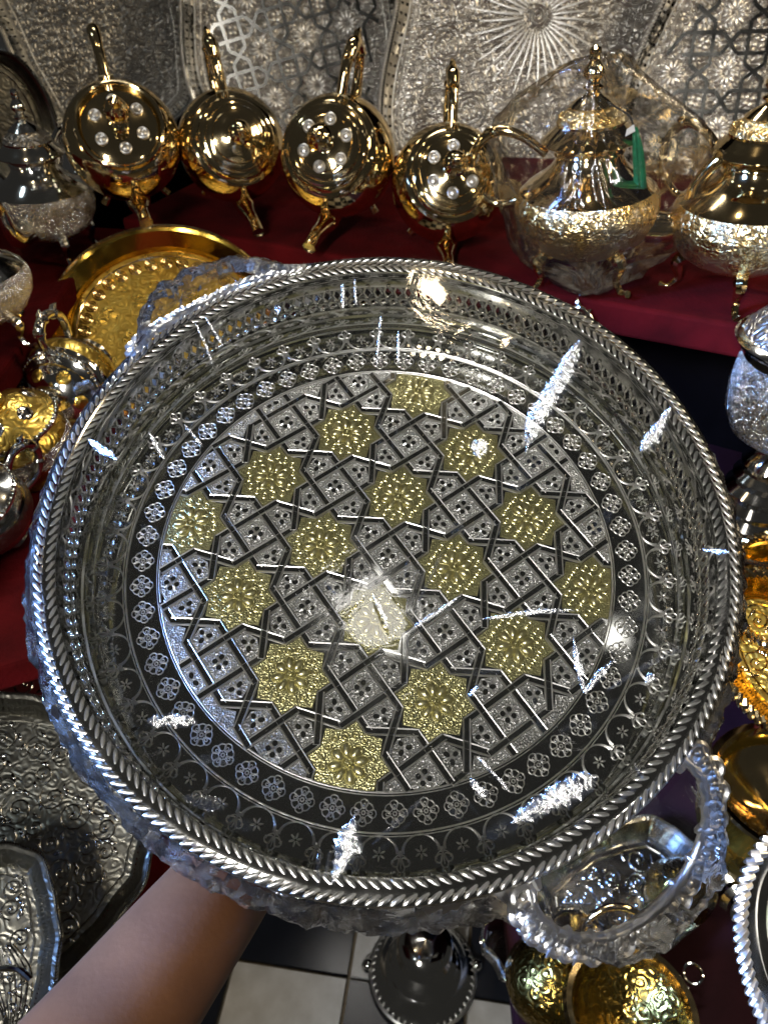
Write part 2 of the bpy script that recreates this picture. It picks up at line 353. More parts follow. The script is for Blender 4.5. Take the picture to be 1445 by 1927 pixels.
# pierced gallery wall
NC = 164
def circ(r, z, n, ph=0): return [Vector((r*math.cos(2*PI*(i+ph)/n), r*math.sin(2*PI*(i+ph)/n), z)) for i in range(n)]
b = MB(); pierced(b, circ(.1803, .0200, NC), circ(.1806, .0275, NC), 1, .66, 'diamond'); pierced(b, circ(.1806, .0275, NC, .5), circ(.1812, .0375, NC, .5), 1, .70, 'ogee')
g = b.obj('pierced_gallery', 'silver', tray, smooth=60); so = g.modifiers.new('thick', 'SOLIDIFY'); so.thickness = .0011; so.offset = 1
b = MB()
b.lathe([(.1800, .012), (.1797, .0145), (.1803, .0200), (.1822, .0200), (.1815, .0115)], 160)
b.lathe([(.1812, .0375), (.1816, .044), (.1808, .0495), (.1798, .0512), (.1800, .0530), (.1855, .0540), (.1905, .0528), (.1922, .0505), (.1905, .0480), (.1850, .0470), (.1830, .042), (.1824, .0375)], 200)
for i in range(NC):
    a = 2*PI*i/NC
    for z, r in (((.0186, .1799), (.0385, .1810)) if i % 2 else ()):
        c = Vector((r*math.cos(a), r*math.sin(a), z)); b.tube([c, c*.997 - Vector((0, 0, 0))*0], [.0016, .0004], 6)
b.obj('rim', 'silver', tray)
NV = 216
b = MB()
for s in (0, 1):
    r_in, r_out = .1800, .1913
    x0, x1 = (.1858, r_in) if s == 0 else (.1856, r_out)
    dth = 2*PI/NV*.186
    P0 = Vector((x0, dth*.75, 0)); P1 = Vector((x1, -dth*.75, 0)); mid = (P0+P1)/2; d = (P1-P0)
    b.dome((mid.x, mid.y, .0530), d.length*.52, dth*.245, .0010, 8, 3, math.atan2(d.y, d.x))
chev = b.mesh('chevron', 'silver_relief')
for i in range(NV): link('chevron', chev, tray, (0, 0, 0), 2*PI*i/NV)

# strapwork of eight pointed stars
LO = Vector((-.12206, .02124)); VI = Vector((.0472, .0334)); VJ = Vector((.0340, -.0481))
VI = VI*(.0585/VI.length); VJ = VJ*(.0588/VJ.length)
def lat(i, j): return LO + VI*i + VJ*j
c_, n_ = .318, .140; wv = .0440
RC = RL-.0006
def poly_star():
    t = wv*1.15; cc = c_-wv
    q = [(.5-t*2.2, 0), (cc, n_-.012), (cc, cc), (n_-.012, cc)]
    out = []
    for k in range(4):
        ca, sa = [(1, 0), (0, 1), (-1, 0), (0, -1)][k]
        out += [(x*ca-y*sa, x*sa+y*ca) for x, y in q]
    return out
STAR = poly_star()
HOUSE = [(c_+wv, n_+.006), (.5, .080), (1-c_-wv, n_+.006), (1-c_-wv, c_-wv), (c_+wv, c_-wv)]
SQ = [(c_+wv, c_+wv), (1-c_-wv, c_+wv), (1-c_-wv, 1-c_-wv), (c_+wv, 1-c_-wv)]
def fix(p): return p if parea(p) > 0 else p[::-1]
def inset_poly(p, d):
    k = len(p); cx_ = sum(q[0] for q in p)/k; cy_ = sum(q[1] for q in p)/k
    return [(cx_+(q[0]-cx_)*d, cy_+(q[1]-cy_)*d) for q in p]
def loop(mb, ang, r0, r1, wd, tr, z=.0004):
    pts = []
    for k in range(10):
        t = 2*PI*k/10; rr = (r0+r1)/2-(r1-r0)/2*math.cos(t); ww = wd*math.sin(t)*(1.15 if math.cos(t) < 0 else .8)
        pts.append((rr*math.cos(ang)-ww*math.sin(ang), rr*math.sin(ang)+ww*math.cos(ang), z))
    mb.tube(pts, tr, 5, True, up=(0, 0, 1))
def star_relief(mb, keep):
    U = .0588
    def ok(x, y): return keep(x, y)
    for k in range(8):
        a = 2*PI*(k+.5)/8 + .55
        if ok(.0075*math.cos(a), .0075*math.sin(a)):
            mb.dome((.0070*math.cos(a), .0070*math.sin(a), .0005), .0040, .0024, .0020, 12, 4, a); loop(mb, a, .0028, .0114, .0031, .00040, .0007)
    if ok(0, 0): mb.dome((0, 0, .0007), .0014, .0014, .0018, 8, 3); mb.ring((0, 0, .0012), .0026, .0006, 12, 4)
    for k in range(16):
        a = 2*PI*k/16 + .55; rr = .0141 if k % 2 else .0150
        x, y = rr*math.cos(a), rr*math.sin(a)
        if ok(x, y): mb.ring((x, y, .0007), .0019, .00050, 12, 6); mb.dome((x, y, .0005), .0010, .0010, .0012, 8, 3)
LANG = math.atan2(VI.y, VI.x)
mb = MB(); star_relief(mb, lambda x, y: True); ros_me = mb.mesh('rosette', 'star_relief')
def cell(poly, i, j): return [tuple(LO + VI*(i+p[0]) + VJ*(j+p[1])) for p in poly]
star_n = 0
for i in range(-3, 8):
    for j in range(-5, 8):
        c = lat(i, j)
        full = cell(STAR, i, j); pl = clip_circle(full, RC)
        if len(pl) >= 3 and abs(parea(pl)) > 2.5e-5:
            pl = [(x-c.x, y-c.y) for x, y in fix(pl)]
            b = MB(); b.plate(pl, .00005, .0006, .02)
            if c.length > RC-.002: b.obj('edge_panel', 'silver_stipple', tray, 30, (c.x, c.y, 0)); continue_star = False
            else: so_ = b.obj('star_panel', 'star_gold', tray, 30, (c.x, c.y, 0)); continue_star = True
            if not continue_star: pass
            elif c.length < RC-.022: r_ = link('rosette', ros_me, so_)
            else:
                b = MB(); star_relief(b, lambda x, y: math.hypot(x+c.x, y+c.y) < RC-.003)
                if b.v: b.obj('rosette', 'star_relief', so_)
        # square panels with four dots
        pl = clip_circle(cell(SQ, i, j), RC); m = LO + VI*(i+.5) + VJ*(j+.5)
        if len(pl) >= 3 and abs(parea(pl)) > 1.2e-5:
            b = MB(); b.plate([(x-m.x, y-m.y) for x, y in fix(pl)], .00005, .0005, .03); b.cur = 1
            for k in range(4):
                a = LANG + PI/4 + k*PI/2; x, y = .0031*math.cos(a), .0031*math.sin(a)
                if math.hypot(x+m.x, y+m.y) < RC-.002: b.disc((x, y, .0004), .0018, .0018, .00025)
                a2 = LANG + k*PI/2; x, y = .0028*math.cos(a2), .0028*math.sin(a2); b.cur = 2
                if math.hypot(x*1.6+m.x, y*1.6+m.y) < RC-.001: b.tube([(0, 0, .0006), (x, y, .0009), (x*1.6, y*1.6, .0005)], [.0003, .0008, .0003], 5)
                b.cur = 1
            b.obj('square_panel', ['silver_stipple', 'silver_base', 'silver_relief'], tray, 30, (m.x, m.y, 0))
        # four house shaped panels per cell, straps
        for (poly, tip, inn) in ((HOUSE, (.5, 0), (.5, .5)), ([(y, x) for x, y in HOUSE], (0, .5), (.5, .5)),
                                 ([(x, -y) for x, y in HOUSE], (.5, 0), (.5, -.5)), ([(-y, x) for x, y in HOUSE], (0, .5), (-.5, .5))):
            pl = clip_circle(cell(poly, i, j), RC)
            if len(pl) < 3 or abs(parea(pl)) < 1.2e-5: continue
            k = [sum(p[q] for p in poly)/5 for q in (0, 1)]; m = LO + VI*(i+k[0]) + VJ*(j+k[1])
            dv = (VI*tip[0]+VJ*tip[1])-(VI*inn[0]+VJ*inn[1]); dv = dv/dv.length; pv = Vector((-dv.y, dv.x))
            b = MB(); b.plate([(x-m.x, y-m.y) for x, y in fix(pl)], .00005, .0005, .03); b.cur = 1
            for (u, v, r1, r2) in ((-.0012, .0026, .0020, .0015), (-.0012, -.0026, .0020, .0015), (.0030, 0, .0017, .0014)):
                q = dv*u + pv*v
                if (q+m).length < RC-.002: b.disc((q.x, q.y, .0004), r1*1.08, r2*1.08, .00025, 10, math.atan2(q.y, q.x))
            b.cur = 2; q = dv*.0005
            if (q+m).length < RC-.003:
                for (u, v) in ((-.0042, .0012), (-.0042, -.0012), (.0012, .0020), (.0012, -.0020)):
                    e_ = dv*u + pv*v; b.tube([(q.x, q.y, .0005), ((q.x+e_.x)/2, (q.y+e_.y)/2, .0009), (e_.x, e_.y, .0005)], [.0002, .0005, .0002], 4)
            b.obj('kite_panel', ['silver_stipple', 'silver_base', 'silver_relief'], tray, 30, (m.x, m.y, 0))
def strap(A, B, za, zb):
    A = LO + VI*A[0] + VJ*A[1]; B = LO + VI*B[0] + VJ*B[1]
    d = B-A; Ln = d.length; u = d/Ln; ext = .0010; A = A-u*ext; B = B+u*ext
    ts = []
    k1 = A.dot(B-A); aa = (B-A).length_squared; bb = 2*k1; cc = A.length_squared-RC*RC; disc = bb*bb-4*aa*cc
    if disc <= 0: return
    t0 = max(0, (-bb-math.sqrt(disc))/(2*aa)); t1 = min(1, (-bb+math.sqrt(disc))/(2*aa))
    if t1-t0 < .04: return
    P = A+(B-A)*t0; Q = A+(B-A)*t1; za_, zb_ = za+(zb-za)*t0, za+(zb-za)*t1
    nn = Vector((-u.y, u.x)); w_ = .0588*wv*.93; bev = .00062
    vs = []
    for (p, z) in ((P, za_), (Q, zb_)):
        for (s, h) in ((-w_, 0.0), (-w_+bev*.6, z+.00040), (-w_+bev*1.7, z), (w_-bev*1.7, z), (w_-bev*.6, z+.00040), (w_, 0.0)):
            vs.append((p.x+nn.x*s, p.y+nn.y*s, h))
    b = MB(); b.add(vs, [(i, i+6, i+7, i+1) for i in range(5)]+[(0, 1, 2, 3, 4, 5), (11, 10, 9, 8, 7, 6)]); b.m = [1, 1, 0, 1, 1, 1, 1]
    b.obj('strap', ['silver_base', 'flower_relief'], tray, smooth=False)
HI, LW = .00150, .00075
for i in range(-3, 8):
    for j in range(-5, 8):
        strap((i+c_, j+n_), (i+c_, j+1-n_), HI, LW); strap((i+1-c_, j+n_), (i+1-c_, j+1-n_), LW+.00004, HI+.00004)
        strap((i+n_, j+c_), (i+1-n_, j+c_), LW+.00002, HI+.00002); strap((i+n_, j+1-c_), (i+1-n_, j+1-c_), HI+.00006, LW+.00006)
        strap((i+c_, j+n_), (i+1-c_, j-n_), .00134, .00136); strap((i+c_, j-n_), (i+1-c_, j+n_), .00098, .00100)
        strap((i+n_, j+c_), (i-n_, j+1-c_), .00130, .00132); strap((i-n_, j+c_), (i+n_, j+1-c_), .00094, .00096)
# ring of flowers, arches, pendants, florets
b = MB()
for k in range(8):
    a = 2*PI*k/8; loop(b, a, .0021, .0068 if k % 2 == 0 else .0060, .0021, .00032); loop(b, a, .0027, .0048, .0007, .00022) if k % 2 == 0 else None
b.ring((0, 0, .0004), .0010, .0004, 8, 4)
flower = b.mesh('flower', 'flower_relief')
NF = 56
for i in range(NF):
    a = 2*PI*(i+.3)/NF; link('flower', flower, tray, (.1483*math.cos(a), .1483*math.sin(a), 0), a + random.uniform(-.08, .08))
b = MB()       # lotus pendant, pointing outwards along +x
for (a, r1, wd) in ((0, .0078, .0018), (.75, .0060, .0018), (-.75, .0060, .0018)): loop(b, a, .0012, r1, wd, .00042)
b.tube([(-.0022, -.0006, .0003), (-.0022, .0006, .0003)], .0004, 5); b.tube([(-.0028, 0, .0003), (.0058, 0, .0005)], .00035, 5)
b.tube(spline([(.0030, .0038, .0004), (.0010, .0034, .0004), (-.0008, .0012, .0004)], 4), .0003, 4); b.tube(spline([(.0030, -.0038, .0004), (.0010, -.0034, .0004), (-.0008, -.0012, .0004)], 4), .0003, 4)
pend = b.mesh('lotus_pendant', 'flower_relief')
b = MB()
for k in range(6): a = 2*PI*k/6; b.dome((.0021*math.cos(a), .0021*math.sin(a), .0001), .0017, .0006, .0008, 7, 2, a)
floret = b.mesh('floret', 'flower_relief')
NP = 48; pr = .1700; da = 2*PI/NP
b = MB()
for off in (0, .0011):
    pts = []
    for k in range(15):
        t = PI*k/14; pts.append(((.1688-off)-(.0096-off)*math.sin(t), (.1690*math.sin(da/2)*.93-off)*math.cos(t), .0003))
    b.tube(pts, .00042, 5)
arch = b.mesh('arch', 'flower_relief')
for i in range(NP):
    a = da*(i+.35)
    link('lotus_pendant', pend, tray, (.1692*math.cos(a), .1692*math.sin(a), 0), a)
    link('arch', arch, tray, (0, 0, 0), a+da/2)
    link('floret', floret, tray, (.1680*math.cos(a+da/2), .1680*math.sin(a+da/2), 0), a)
# cast loop handles
def tray_handle(ang, name='handle'):
    b = MB()
    path = spline([(.186, -.050, .036), (.200, -.054, .030), (.216, -.046, .020), (.230, -.027, .008), (.235, 0, .003), (.230, .027, .008), (.216, .046, .020), (.200, .054, .030), (.186, .050, .036)], 7)
    rad = lerps([.006, .0075, .0055, .0068, .0085, .0068, .0055, .0075, .006], len(path))
    b.tube(path, [q*.40 for q in rad], 10)
    cen = Vector((.205, 0, .022))
    for k in range(3, len(path)-3):                      # scrolls and leaves cast along the outer side of the bar
        p = path[k]; d = (p-cen).normalized(); t = (path[k+1]-path[k-1]).normalized(); up = d.cross(t)
        c = p+d*(.0052+.0016*math.sin(k*1.7))
        m_ = frame(c, up if up.z > 0 else -up, d)
        bb = MB()
        if k % 2: bb.ring((0, 0, .0006), .0052, .0021, 12, 6); bb.dome((0, 0, -.001), .0028, .0028, .0042, 8, 3)
        else: bb.dome((0, -.001, -.002), .0040, .0070, .0055, 10, 3); bb.tube([(-.003, -.004, 0), (-.0015, .002, .003), (-.004, .005, .001)], [.0012, .0014, .0005], 6)
        b.add([m_ @ Vector(v) for v in bb.v], bb.f)
    for s in (-1, 1):
        for k in range(3): b.tube([(.183, s*(.046+.006*k), .034-.008*k), (.192, s*(.047+.006*k), .033-.008*k)], [.006, .002], 7)
    o = b.obj(name, 'silver_relief', tray); o.rotation_euler = (0, 0, ang); return o
tray_handle(math.radians(-55)); tray_handle(math.radians(125))
# scalloped feet and belly below the rim
b = MB()
pts = []
for i in range(240):
    a = 2*PI*i/240; pts.append(a)
for (r, z) in ((0, 0),): pass
vs = []; fs = []
for k, (r, z) in enumerate([(.1830, .0185), (.1880, .016), (.1915, .010), (.1935, .002), (.1920, -.004)]):
    for a in pts:
        sw = (.0022*math.cos(24*a)+.001*math.cos(48*a))*(k/4); vs.append(((r+sw*.5)*math.cos(a), (r+sw*.5)*math.sin(a), z-abs(math.sin(12*a))*.006*(k/4)))
n = len(pts)
for k in range(4):
    for j in range(n): fs.append((k*n+j, (k+1)*n+j, (k+1)*n+(j+1) % n, k*n+(j+1) % n))
b.add(vs, fs); ap = b.obj('apron', 'silver_engraved_fine', tray); so = ap.modifiers.new('thick', 'SOLIDIFY'); so.thickness = .001

# clear film stretched over the rim and gathered below it
b = MB(); NRr, NA = 30, 240; vs = [(0, 0, .0515)]; fs = []
for i in range(1, NRr+1):
    t = i/NRr; r = .1925*t
    for j in range(NA):
        a = 2*PI*j/NA
        ridge = sum(am*max(0, 1-abs(((a-th+PI) % (2*PI))-PI)/wd)*max(0, (t-t0)/(1-t0)) for th, am, wd, t0 in
                    ((.4, .0014, .05, .6), (1.0, .0016, .06, .55), (1.9, .0012, .05, .7), (2.6, .0016, .06, .6), (3.4, .0013, .05, .7), (4.1, .0016, .06, .65), (4.75, .0018, .05, .6), (5.3, .0018, .07, .5), (5.9, .0012, .05, .6)))
        z = .0555 - .0035*(1-t*t) + ridge + .0008*noise.noise(Vector((r*math.cos(a)*14, r*math.sin(a)*14, 1)))
        vs.append((r*math.cos(a), r*math.sin(a), z))
for j in range(NA): fs.append((0, 1+j, 1+(j+1) % NA))
for i in range(NRr-1):
    for j in range(NA):
        a0 = 1+i*NA; fs.append((a0+j, a0+NA+j, a0+NA+(j+1) % NA, a0+(j+1) % NA))
b.add(vs, fs); wrap = b.obj('plastic_film', 'film', tray)
HANG = (math.radians(-55), math.radians(125))
b = MB(); vs = []; fs = []; NA = 420; K = 14
for i in range(K+1):
    t = i/K
    for j in range(NA):
        a = 2*PI*j/NA
        hd = max(math.exp(-(((a-h+PI) % (2*PI)-PI)/.26)**4) for h in HANG)
        r = .1930 + .0095*math.sin(PI*min(1, t*1.3)) + hd*.046*math.sin(PI*min(.5, t*.75)+0) - (.05*max(0, t-.7)/.3 if t > .7 else 0)
        z = .0530 - .066*t + hd*.012*(1-t)
        q = Vector((a*9, t*4, .5)); w_ = (noise.noise(q*2.2)*.5+noise.noise(q*5)*.35+noise.noise(q*11)*.15)*min(1, t*6)
        r += w_*(.0062+.002*hd); z += noise.noise(q*3+Vector((7, 0, 0)))*.004*min(1, t*5)
        vs.append((r*math.cos(a), r*math.sin(a), z))
for i in range(K):
    for j in range(NA): fs.append((i*NA+j, (i+1)*NA+j, (i+1)*NA+(j+1) % NA, i*NA+(j+1) % NA))
b.add(vs, fs); b.obj('film_skirt', 'film_crumpled', tray, smooth=24)
# folded creases of the film: ribbons with glints built in by aimed normals
def crease(pts, lampv):
    """a soft fold of film: a thin curved ribbon whose middle leans towards a lamp and rolls away at its ragged edges"""
    P = [ontray(x, y, .0570) for x, y, w in pts]; Wd = [max(w, 2.5)*.00036 for *_, w in pts]
    lampl = TMI @ Vector(lampv); caml = TMI @ CAM; cum = [0]
    for k in range(len(P)-1): cum.append(cum[-1]+(P[k+1]-P[k]).length)
    L = cum[-1]; m = max(8, int(L/.0009)); nv = 9; vs = []; ns = []; sd = random.uniform(0, 50)
    for s_ in range(m+1):
        d = L*s_/m; k = max(q for q in range(len(P)-1) if cum[q] <= d+1e-9); t = (d-cum[k])/(cum[k+1]-cum[k])
        c = P[k].lerp(P[k+1], t); u = (P[k+1]-P[k]).normalized(); v = Vector((0, 0, 1)).cross(u)
        end = min(1, 7*s_/m, 7*(m-s_)/m); hw = (Wd[k]*(1-t)+Wd[k+1]*t)*(.25+.75*end)
        for q in range(nv):
            f = q/(nv-1)*2-1; nz = Vector((d*420, f*1.4, sd)); rag = 1+.55*noise.noise(Vector((d*700, sd, 1 if f > 0 else 9)))
            p = c + v*f*hw*rag + Vector((0, 0, .0007*(1-f*f)+.0003*noise.noise(nz)))
            hv = ((lampl-p).normalized()+(caml-p).normalized()).normalized()
            wob = Vector((noise.noise(nz*1.1), noise.noise(nz*1.1+Vector((5, 5, 5))), 0))*.30 + Vector((noise.noise(nz*3.3), noise.noise(nz*3.3+Vector((5, 5, 5))), 0))*.16
            vs.append(p); ns.append((hv + wob + v*(f*abs(f)*.34) + u*((s_/m*2-1)**3*.22)).normalized())
    b = MB(); b.add(vs, [(i*nv+j, (i+1)*nv+j, (i+1)*nv+j+1, i*nv+j+1) for i in range(m) for j in range(nv-1)])
    me = b.mesh('film_crease', 'film_crease'); me.polygons.foreach_set('use_smooth', [True]*len(me.polygons))
    if me.attributes.get('sharp_edge'): me.attributes.remove(me.attributes['sharp_edge'])
    if len(me.vertices) == len(ns): me.normals_split_custom_set_from_vertices([tuple(n) for n in ns])
    return link('film_crease', me, tray)
for pts, lp in [([(1092, 640, 10), (1060, 710, 17), (1010, 790, 17), (988, 855, 3)], COOL_AT), ([(1262, 765, 3), (1235, 815, 12), (1205, 850, 9)], COOL_AT),
                ([(1122, 1462, 14), (1060, 1495, 16), (985, 1535, 9), (960, 1550, 2)], COOL_AT), ([(278, 1357, 8), (330, 1356, 10), (372, 1358, 6)], COOL_AT),
                ([(668, 1535, 3), (655, 1590, 18), (640, 1630, 10), (624, 1665, 2)], COOL_AT), ([(905, 1166, 2), (1000, 1152, 5), (1090, 1148, 1)], COOL_AT),
                ([(775, 1184, 4), (820, 1155, 3), (865, 1122, 1)], COOL_AT), ([(1078, 1198, 2), (1088, 1250, 6), (1100, 1305, 2), (1130, 1268, 6), (1158, 1240, 1)], COOL_AT),
                ([(703, 1120, 2), (722, 1160, 4), (732, 1185, 2)], COOL_AT), ([(282, 815, 1), (298, 845, 4), (312, 866, 1)], COOL_AT), ([(348, 800, 2), (382, 840, 3)], COOL_AT),
                ([(645, 535, 4), (646, 585, 1)], COOL_AT), ([(668, 525, 2), (670, 575, 1)], COOL_AT), ([(717, 595, 1), (709, 690, 2)], COOL_AT), ([(750, 625, 2), (750, 688, 1)], COOL_AT),
                ([(890, 830, 14), (905, 842, 16), (900, 862, 6)], COOL_AT), ([(165, 825, 4), (195, 848, 8), (222, 866, 2)], BLUE_AT), ([(368, 608, 1), (388, 650, 2), (402, 690, 1)], COOL_AT),
                ([(388, 598, 2), (422, 655, 1)], COOL_AT), ([(1285, 1215, 4), (1220, 1250, 4), (1140, 1300, 1)], KEY), ([(885, 1465, 5), (915, 1500, 6)], COOL_AT), ([(900, 1425, 1), (960, 1490, 2)], COOL_AT),
                ([(800, 1498, 3), (745, 1550, 3), (700, 1590, 1)], KEY), ([(602, 1595, 2), (598, 1665, 3)], KEY), ([(622, 1600, 2), (612, 1660, 2)], KEY), ([(1165, 1505, 2), (1200, 1480, 3)], KEY),
                ([(1195, 1440, 3), (1215, 1470, 2)], KEY), ([(1100, 1540, 6), (1085, 1560, 2)], KEY), ([(1030, 1590, 2), (1062, 1575, 3)], KEY), ([(345, 1500, 5), (400, 1512, 9), (430, 1516, 2)], KEY),
                ([(770, 1045, 1), (752, 1130, 1)], KEY), ([(832, 1040, 1), (790, 1130, 2)], KEY), ([(610, 1095, 1), (650, 1130, 3)], KEY), ([(1370, 1040, 6), (1320, 1035, 3)], BLUE_AT),
                ([(900, 1290, 1), (880, 1310, 2)], BLUE_AT), ([(1230, 1270, 7), (1215, 1285, 4)], COOL_AT)]:
    crease(pts, lp)

# ------------------------------------------------------------------ the forearm and hand under the tray
def skinned(name, verts, edges, radii, root, mname):
    me = bpy.data.meshes.new(name); me.from_pydata([tuple(v) for v in verts], edges, []); o = bpy.data.objects.new(name, me); COL.objects.link(o)
    sk = o.modifiers.new('skin', 'SKIN'); sk.use_smooth_shade = True
    for i, r in enumerate(radii): me.skin_vertices[0].data[i].radius = (r, r) if not hasattr(r, '__len__') else r
    me.skin_vertices[0].data[root].use_root = True
    sd = o.modifiers.new('sub', 'SUBSURF'); sd.levels = 3; sd.render_levels = 3
    dg = bpy.context.evaluated_depsgraph_get(); dg.update(); ev = o.evaluated_get(dg); nm = bpy.data.meshes.new_from_object(ev)
    o.modifiers.clear(); o.data = nm; nm.materials.clear(); nm.materials.append(MATS[mname])
    nm.polygons.foreach_set('use_smooth', [True]*len(nm.polygons)); return o
def under(x, y, dz): return onplane(x, y, TC + TN*dz, TN)
av = [at(60, 2150, .36), at(140, 2035, .385), at(225, 1925, .41), at(318, 1800, .438), at(405, 1690, .470), at(470, 1600, .512), under(545, 1500, -.060), under(600, 1420, -.048)]
ar = [.046, .0435, .0405, .0375, .0345, .032, (.034, .022), (.034, .018)]
ae = [(i, i+1) for i in range(7)]
ux = (av[7]-av[5]).normalized(); side = ux.cross(TN).normalized()
fing = [(-.034, .30, [.042, .026, .020]), (-.012, .0, [.048, .030, .022]), (.011, -.05, [.046, .028, .021]), (.031, -.22, [.036, .022, .018])]
for off, sp, ls in fing:
    p = av[7] + side*off + ux*.012 + TN*.010; k = len(av); av.append(p); ar.append(.0105); ae.append((7, k))
    for q, l in enumerate(ls):
        d = (ux + side*(off*4)).normalized(); p = p + d*l + TN*(.003 if q < 1 else -.0005)
        av.append(p); ar.append(.0095-.001*q); ae.append((len(av)-2, len(av)-1))
p = av[6] + side*(-.034) + ux*.002; k = len(av); av.append(p); ar.append(.012); ae.append((6, k))
for l in (.034, .026):
    p = p + (ux*.6-side*.8).normalized()*l + TN*.002; av.append(p); ar.append(.0095); ae.append((len(av)-2, len(av)-1))
for k in range(8, len(av)):
    q = TMI @ av[k]; q.z = -.0215; av[k] = TM @ q
arm = skinned('person', av, ae, ar, 0, 'skin'); tag(arm, 'bare brown forearm and hand reaching in from below to hold the wrapped tray', 'person')

# ------------------------------------------------------------------ teapots
def spout_part(root, path, rad, m, inner=True):
    pth = spline(path, 7); r = lerps(rad, len(pth)); b = MB(); b.tube(pth, r, 12, cap=False)
    o = b.obj('spout', m, root)
    t = (pth[-1]-pth[-2]).normalized(); bb = MB(); c = pth[-1]-t*.0015
    xx = t.orthogonal().normalized(); yy = t.cross(xx); bb.add([c+(xx*math.cos(2*PI*k/12)+yy*math.sin(2*PI*k/12))*r[-1]*.96 for k in range(12)], [tuple(range(12))])
    bb.obj('spout_mouth', 'silver_dark', o); return o  # silver disc closes the mouth, its colour standing for the lit inside
def handle_part(root, path, rad, m, thorns=True):
    pth = spline(path, 7); b = MB(); b.tube(pth, lerps(rad, len(pth)), 10)
    if thorns:
        for k in (len(pth)//3, len(pth)//2, 2*len(pth)//3):
            p = pth[k]; t = (pth[k+1]-pth[k]).normalized(); d = (p-Vector((0, sum(q.y for q in pth)/len(pth), sum(q.z for q in pth)/len(pth)))).normalized()
            b.tube([p, p+d*rad[1]*1.6, p+d*rad[1]*2.3+t*rad[1]], [rad[1]*1.0, rad[1]*.7, rad[1]*.15], 7)
            b.tube([p-t*rad[1]*.5, p, p+t*rad[1]*.5], [rad[1]*1.1, rad[1]*1.35, rad[1]*1.1], 10)
    return b.obj('handle', m, root)
def knob_part(root, prof, m): b = MB(); b.lathe(prof, 20); return b.obj('knob', m, root)
def round_pot(px, py, rpx, up_tilt, roll, R, style, label, yaw=0.0):
    D = FPX*R/rpx; c = at(px, py, D); back = (CAM-c).normalized()
    right = back.cross(Vector((0, 0, 1))).normalized()*-1
    axis = Quaternion(right, math.radians(-up_tilt)) @ back
    if axis.z < (Quaternion(right, math.radians(up_tilt)) @ back).z: axis = Quaternion(right, math.radians(up_tilt)) @ back
    axis = Quaternion(Vector((0, 0, 1)), math.radians(yaw)) @ axis
    M = spin(frame(c, axis, Vector((0, 0, 1))), roll)
    root = empty('gold_teapot', M, label, 'teapot', 'round gold teapots tipped towards the viewer')
    g = 'gold'
    b = MB(); prof = [(.0, -.80), (.42, -.80), (.46, -.76), (.44, -.70), (.62, -.62), (.84, -.40), (.97, -.15)]
    b.lathe([(r*R, z*R) for r, z in prof], 64); b.obj('embossed_belly', 'gold_two_tone', root); b = MB(); prof = [(.97, -.15), (1.0, .08), (.97, .26), (.90, .44)]
    if style == 'lid': prof += [(.80, .56), (.74, .60), (.73, .66), (.69, .67), (.67, .62), (.66, .60)]
    else: prof += [(.80, .56), (.77, .60), (.78, .63), (.72, .655), (.66, .70), (.65, .73)]
    b.lathe([(r*R, z*R) for r, z in prof], 64); b.obj('body', g, root)
    b = MB()
    if style == 'lid': lp = [(.66, .61), (.62, .63), (.50, .66), (.30, .69), (.14, .71), (.12, .74), (.0, .74)]
    else: lp = [(.645, .735), (.66, .755), (.60, .79), (.55, .80), (.545, .83), (.47, .865), (.44, .87), (.43, .90), (.33, .93), (.20, .95), (.17, .97), (.13, .97), (0, .97)]
    b.lathe([(r*R, z*R) for r, z in lp], 56); lid = b.obj('lid', g, root)
    z0 = .74 if style == 'lid' else .97; kz = 1.25 if style == 'lid' else .85
    knob_part(root, [(r*R, (z0+z*kz)*R) for r, z in ((.12, 0), (.17, .05), (.17, .10), (.09, .15), (.10, .20), (.19, .28), (.205, .36), (.16, .45), (.09, .50), (.10, .55), (.06, .62), (0, .64))], g)
    if style in ('lid', 'studs'):
        for k in range(6):
            a = 2*PI*(k+.5)/6; b = MB(); rr = .40 if style == 'lid' else .37
            z = .69 if style == 'lid' else .925
            b.ring((rr*R*math.cos(a), rr*R*math.sin(a), z*R), .082*R, .024*R, 14, 6); b.dome((rr*R*math.cos(a), rr*R*math.sin(a), (z-.01)*R), .07*R, .07*R, .04*R, 10, 3); b.obj('stud', 'flower_relief', lid)
    b = MB()
    for rr, zz, tt in (((.705, .665, .040),) if style == 'lid' else ((.775, .61, .026), (.66, .735, .026), (.55, .81, .022))): b.ring((0, 0, zz*R), rr*R, tt*R, 64, 8)
    b.obj('ring_moulding', g, root)
    h = R
    handle_part(root, [(0, .62*h, .55*h), (.0, .88*h, .66*h), (0, 1.25*h, .72*h), (0, 1.58*h, .62*h), (0, 1.70*h, .40*h), (0, 1.56*h, .12*h), (0, 1.25*h, -.05*h), (0, .92*h, -.12*h)], [.10*h, .085*h, .09*h, .12*h, .10*h, .085*h, .09*h, .11*h], g, style != 'lid')
    b = MB(); b.box((0, .80*h, .62*h), (.24*h, .02*h, .20*h), Matrix.Rotation(0, 4, 'X')); b.obj('hinge_tag', 'sticker', root, False)
    spout_part(root, [(0, -.80*h, -.25*h), (0, -1.05*h, -.20*h), (0, -1.22*h, .05*h), (0, -1.38*h, .32*h), (0, -1.62*h, .50*h)], [.26*h, .19*h, .13*h, .105*h, .12*h], g)
    for k in range(4):
        a = PI/4+k*PI/2; b = MB(); x, y = math.cos(a), math.sin(a)
        b.tube(spline([(.55*h*x, .55*h*y, -.62*h), (.72*h*x, .72*h*y, -.78*h), (.70*h*x, .70*h*y, -.95*h), (.86*h*x, .86*h*y, -1.04*h)], 4), lerps([.10*h, .08*h, .06*h, .07*h], 13), 8); b.obj('foot', g, root)
    return root
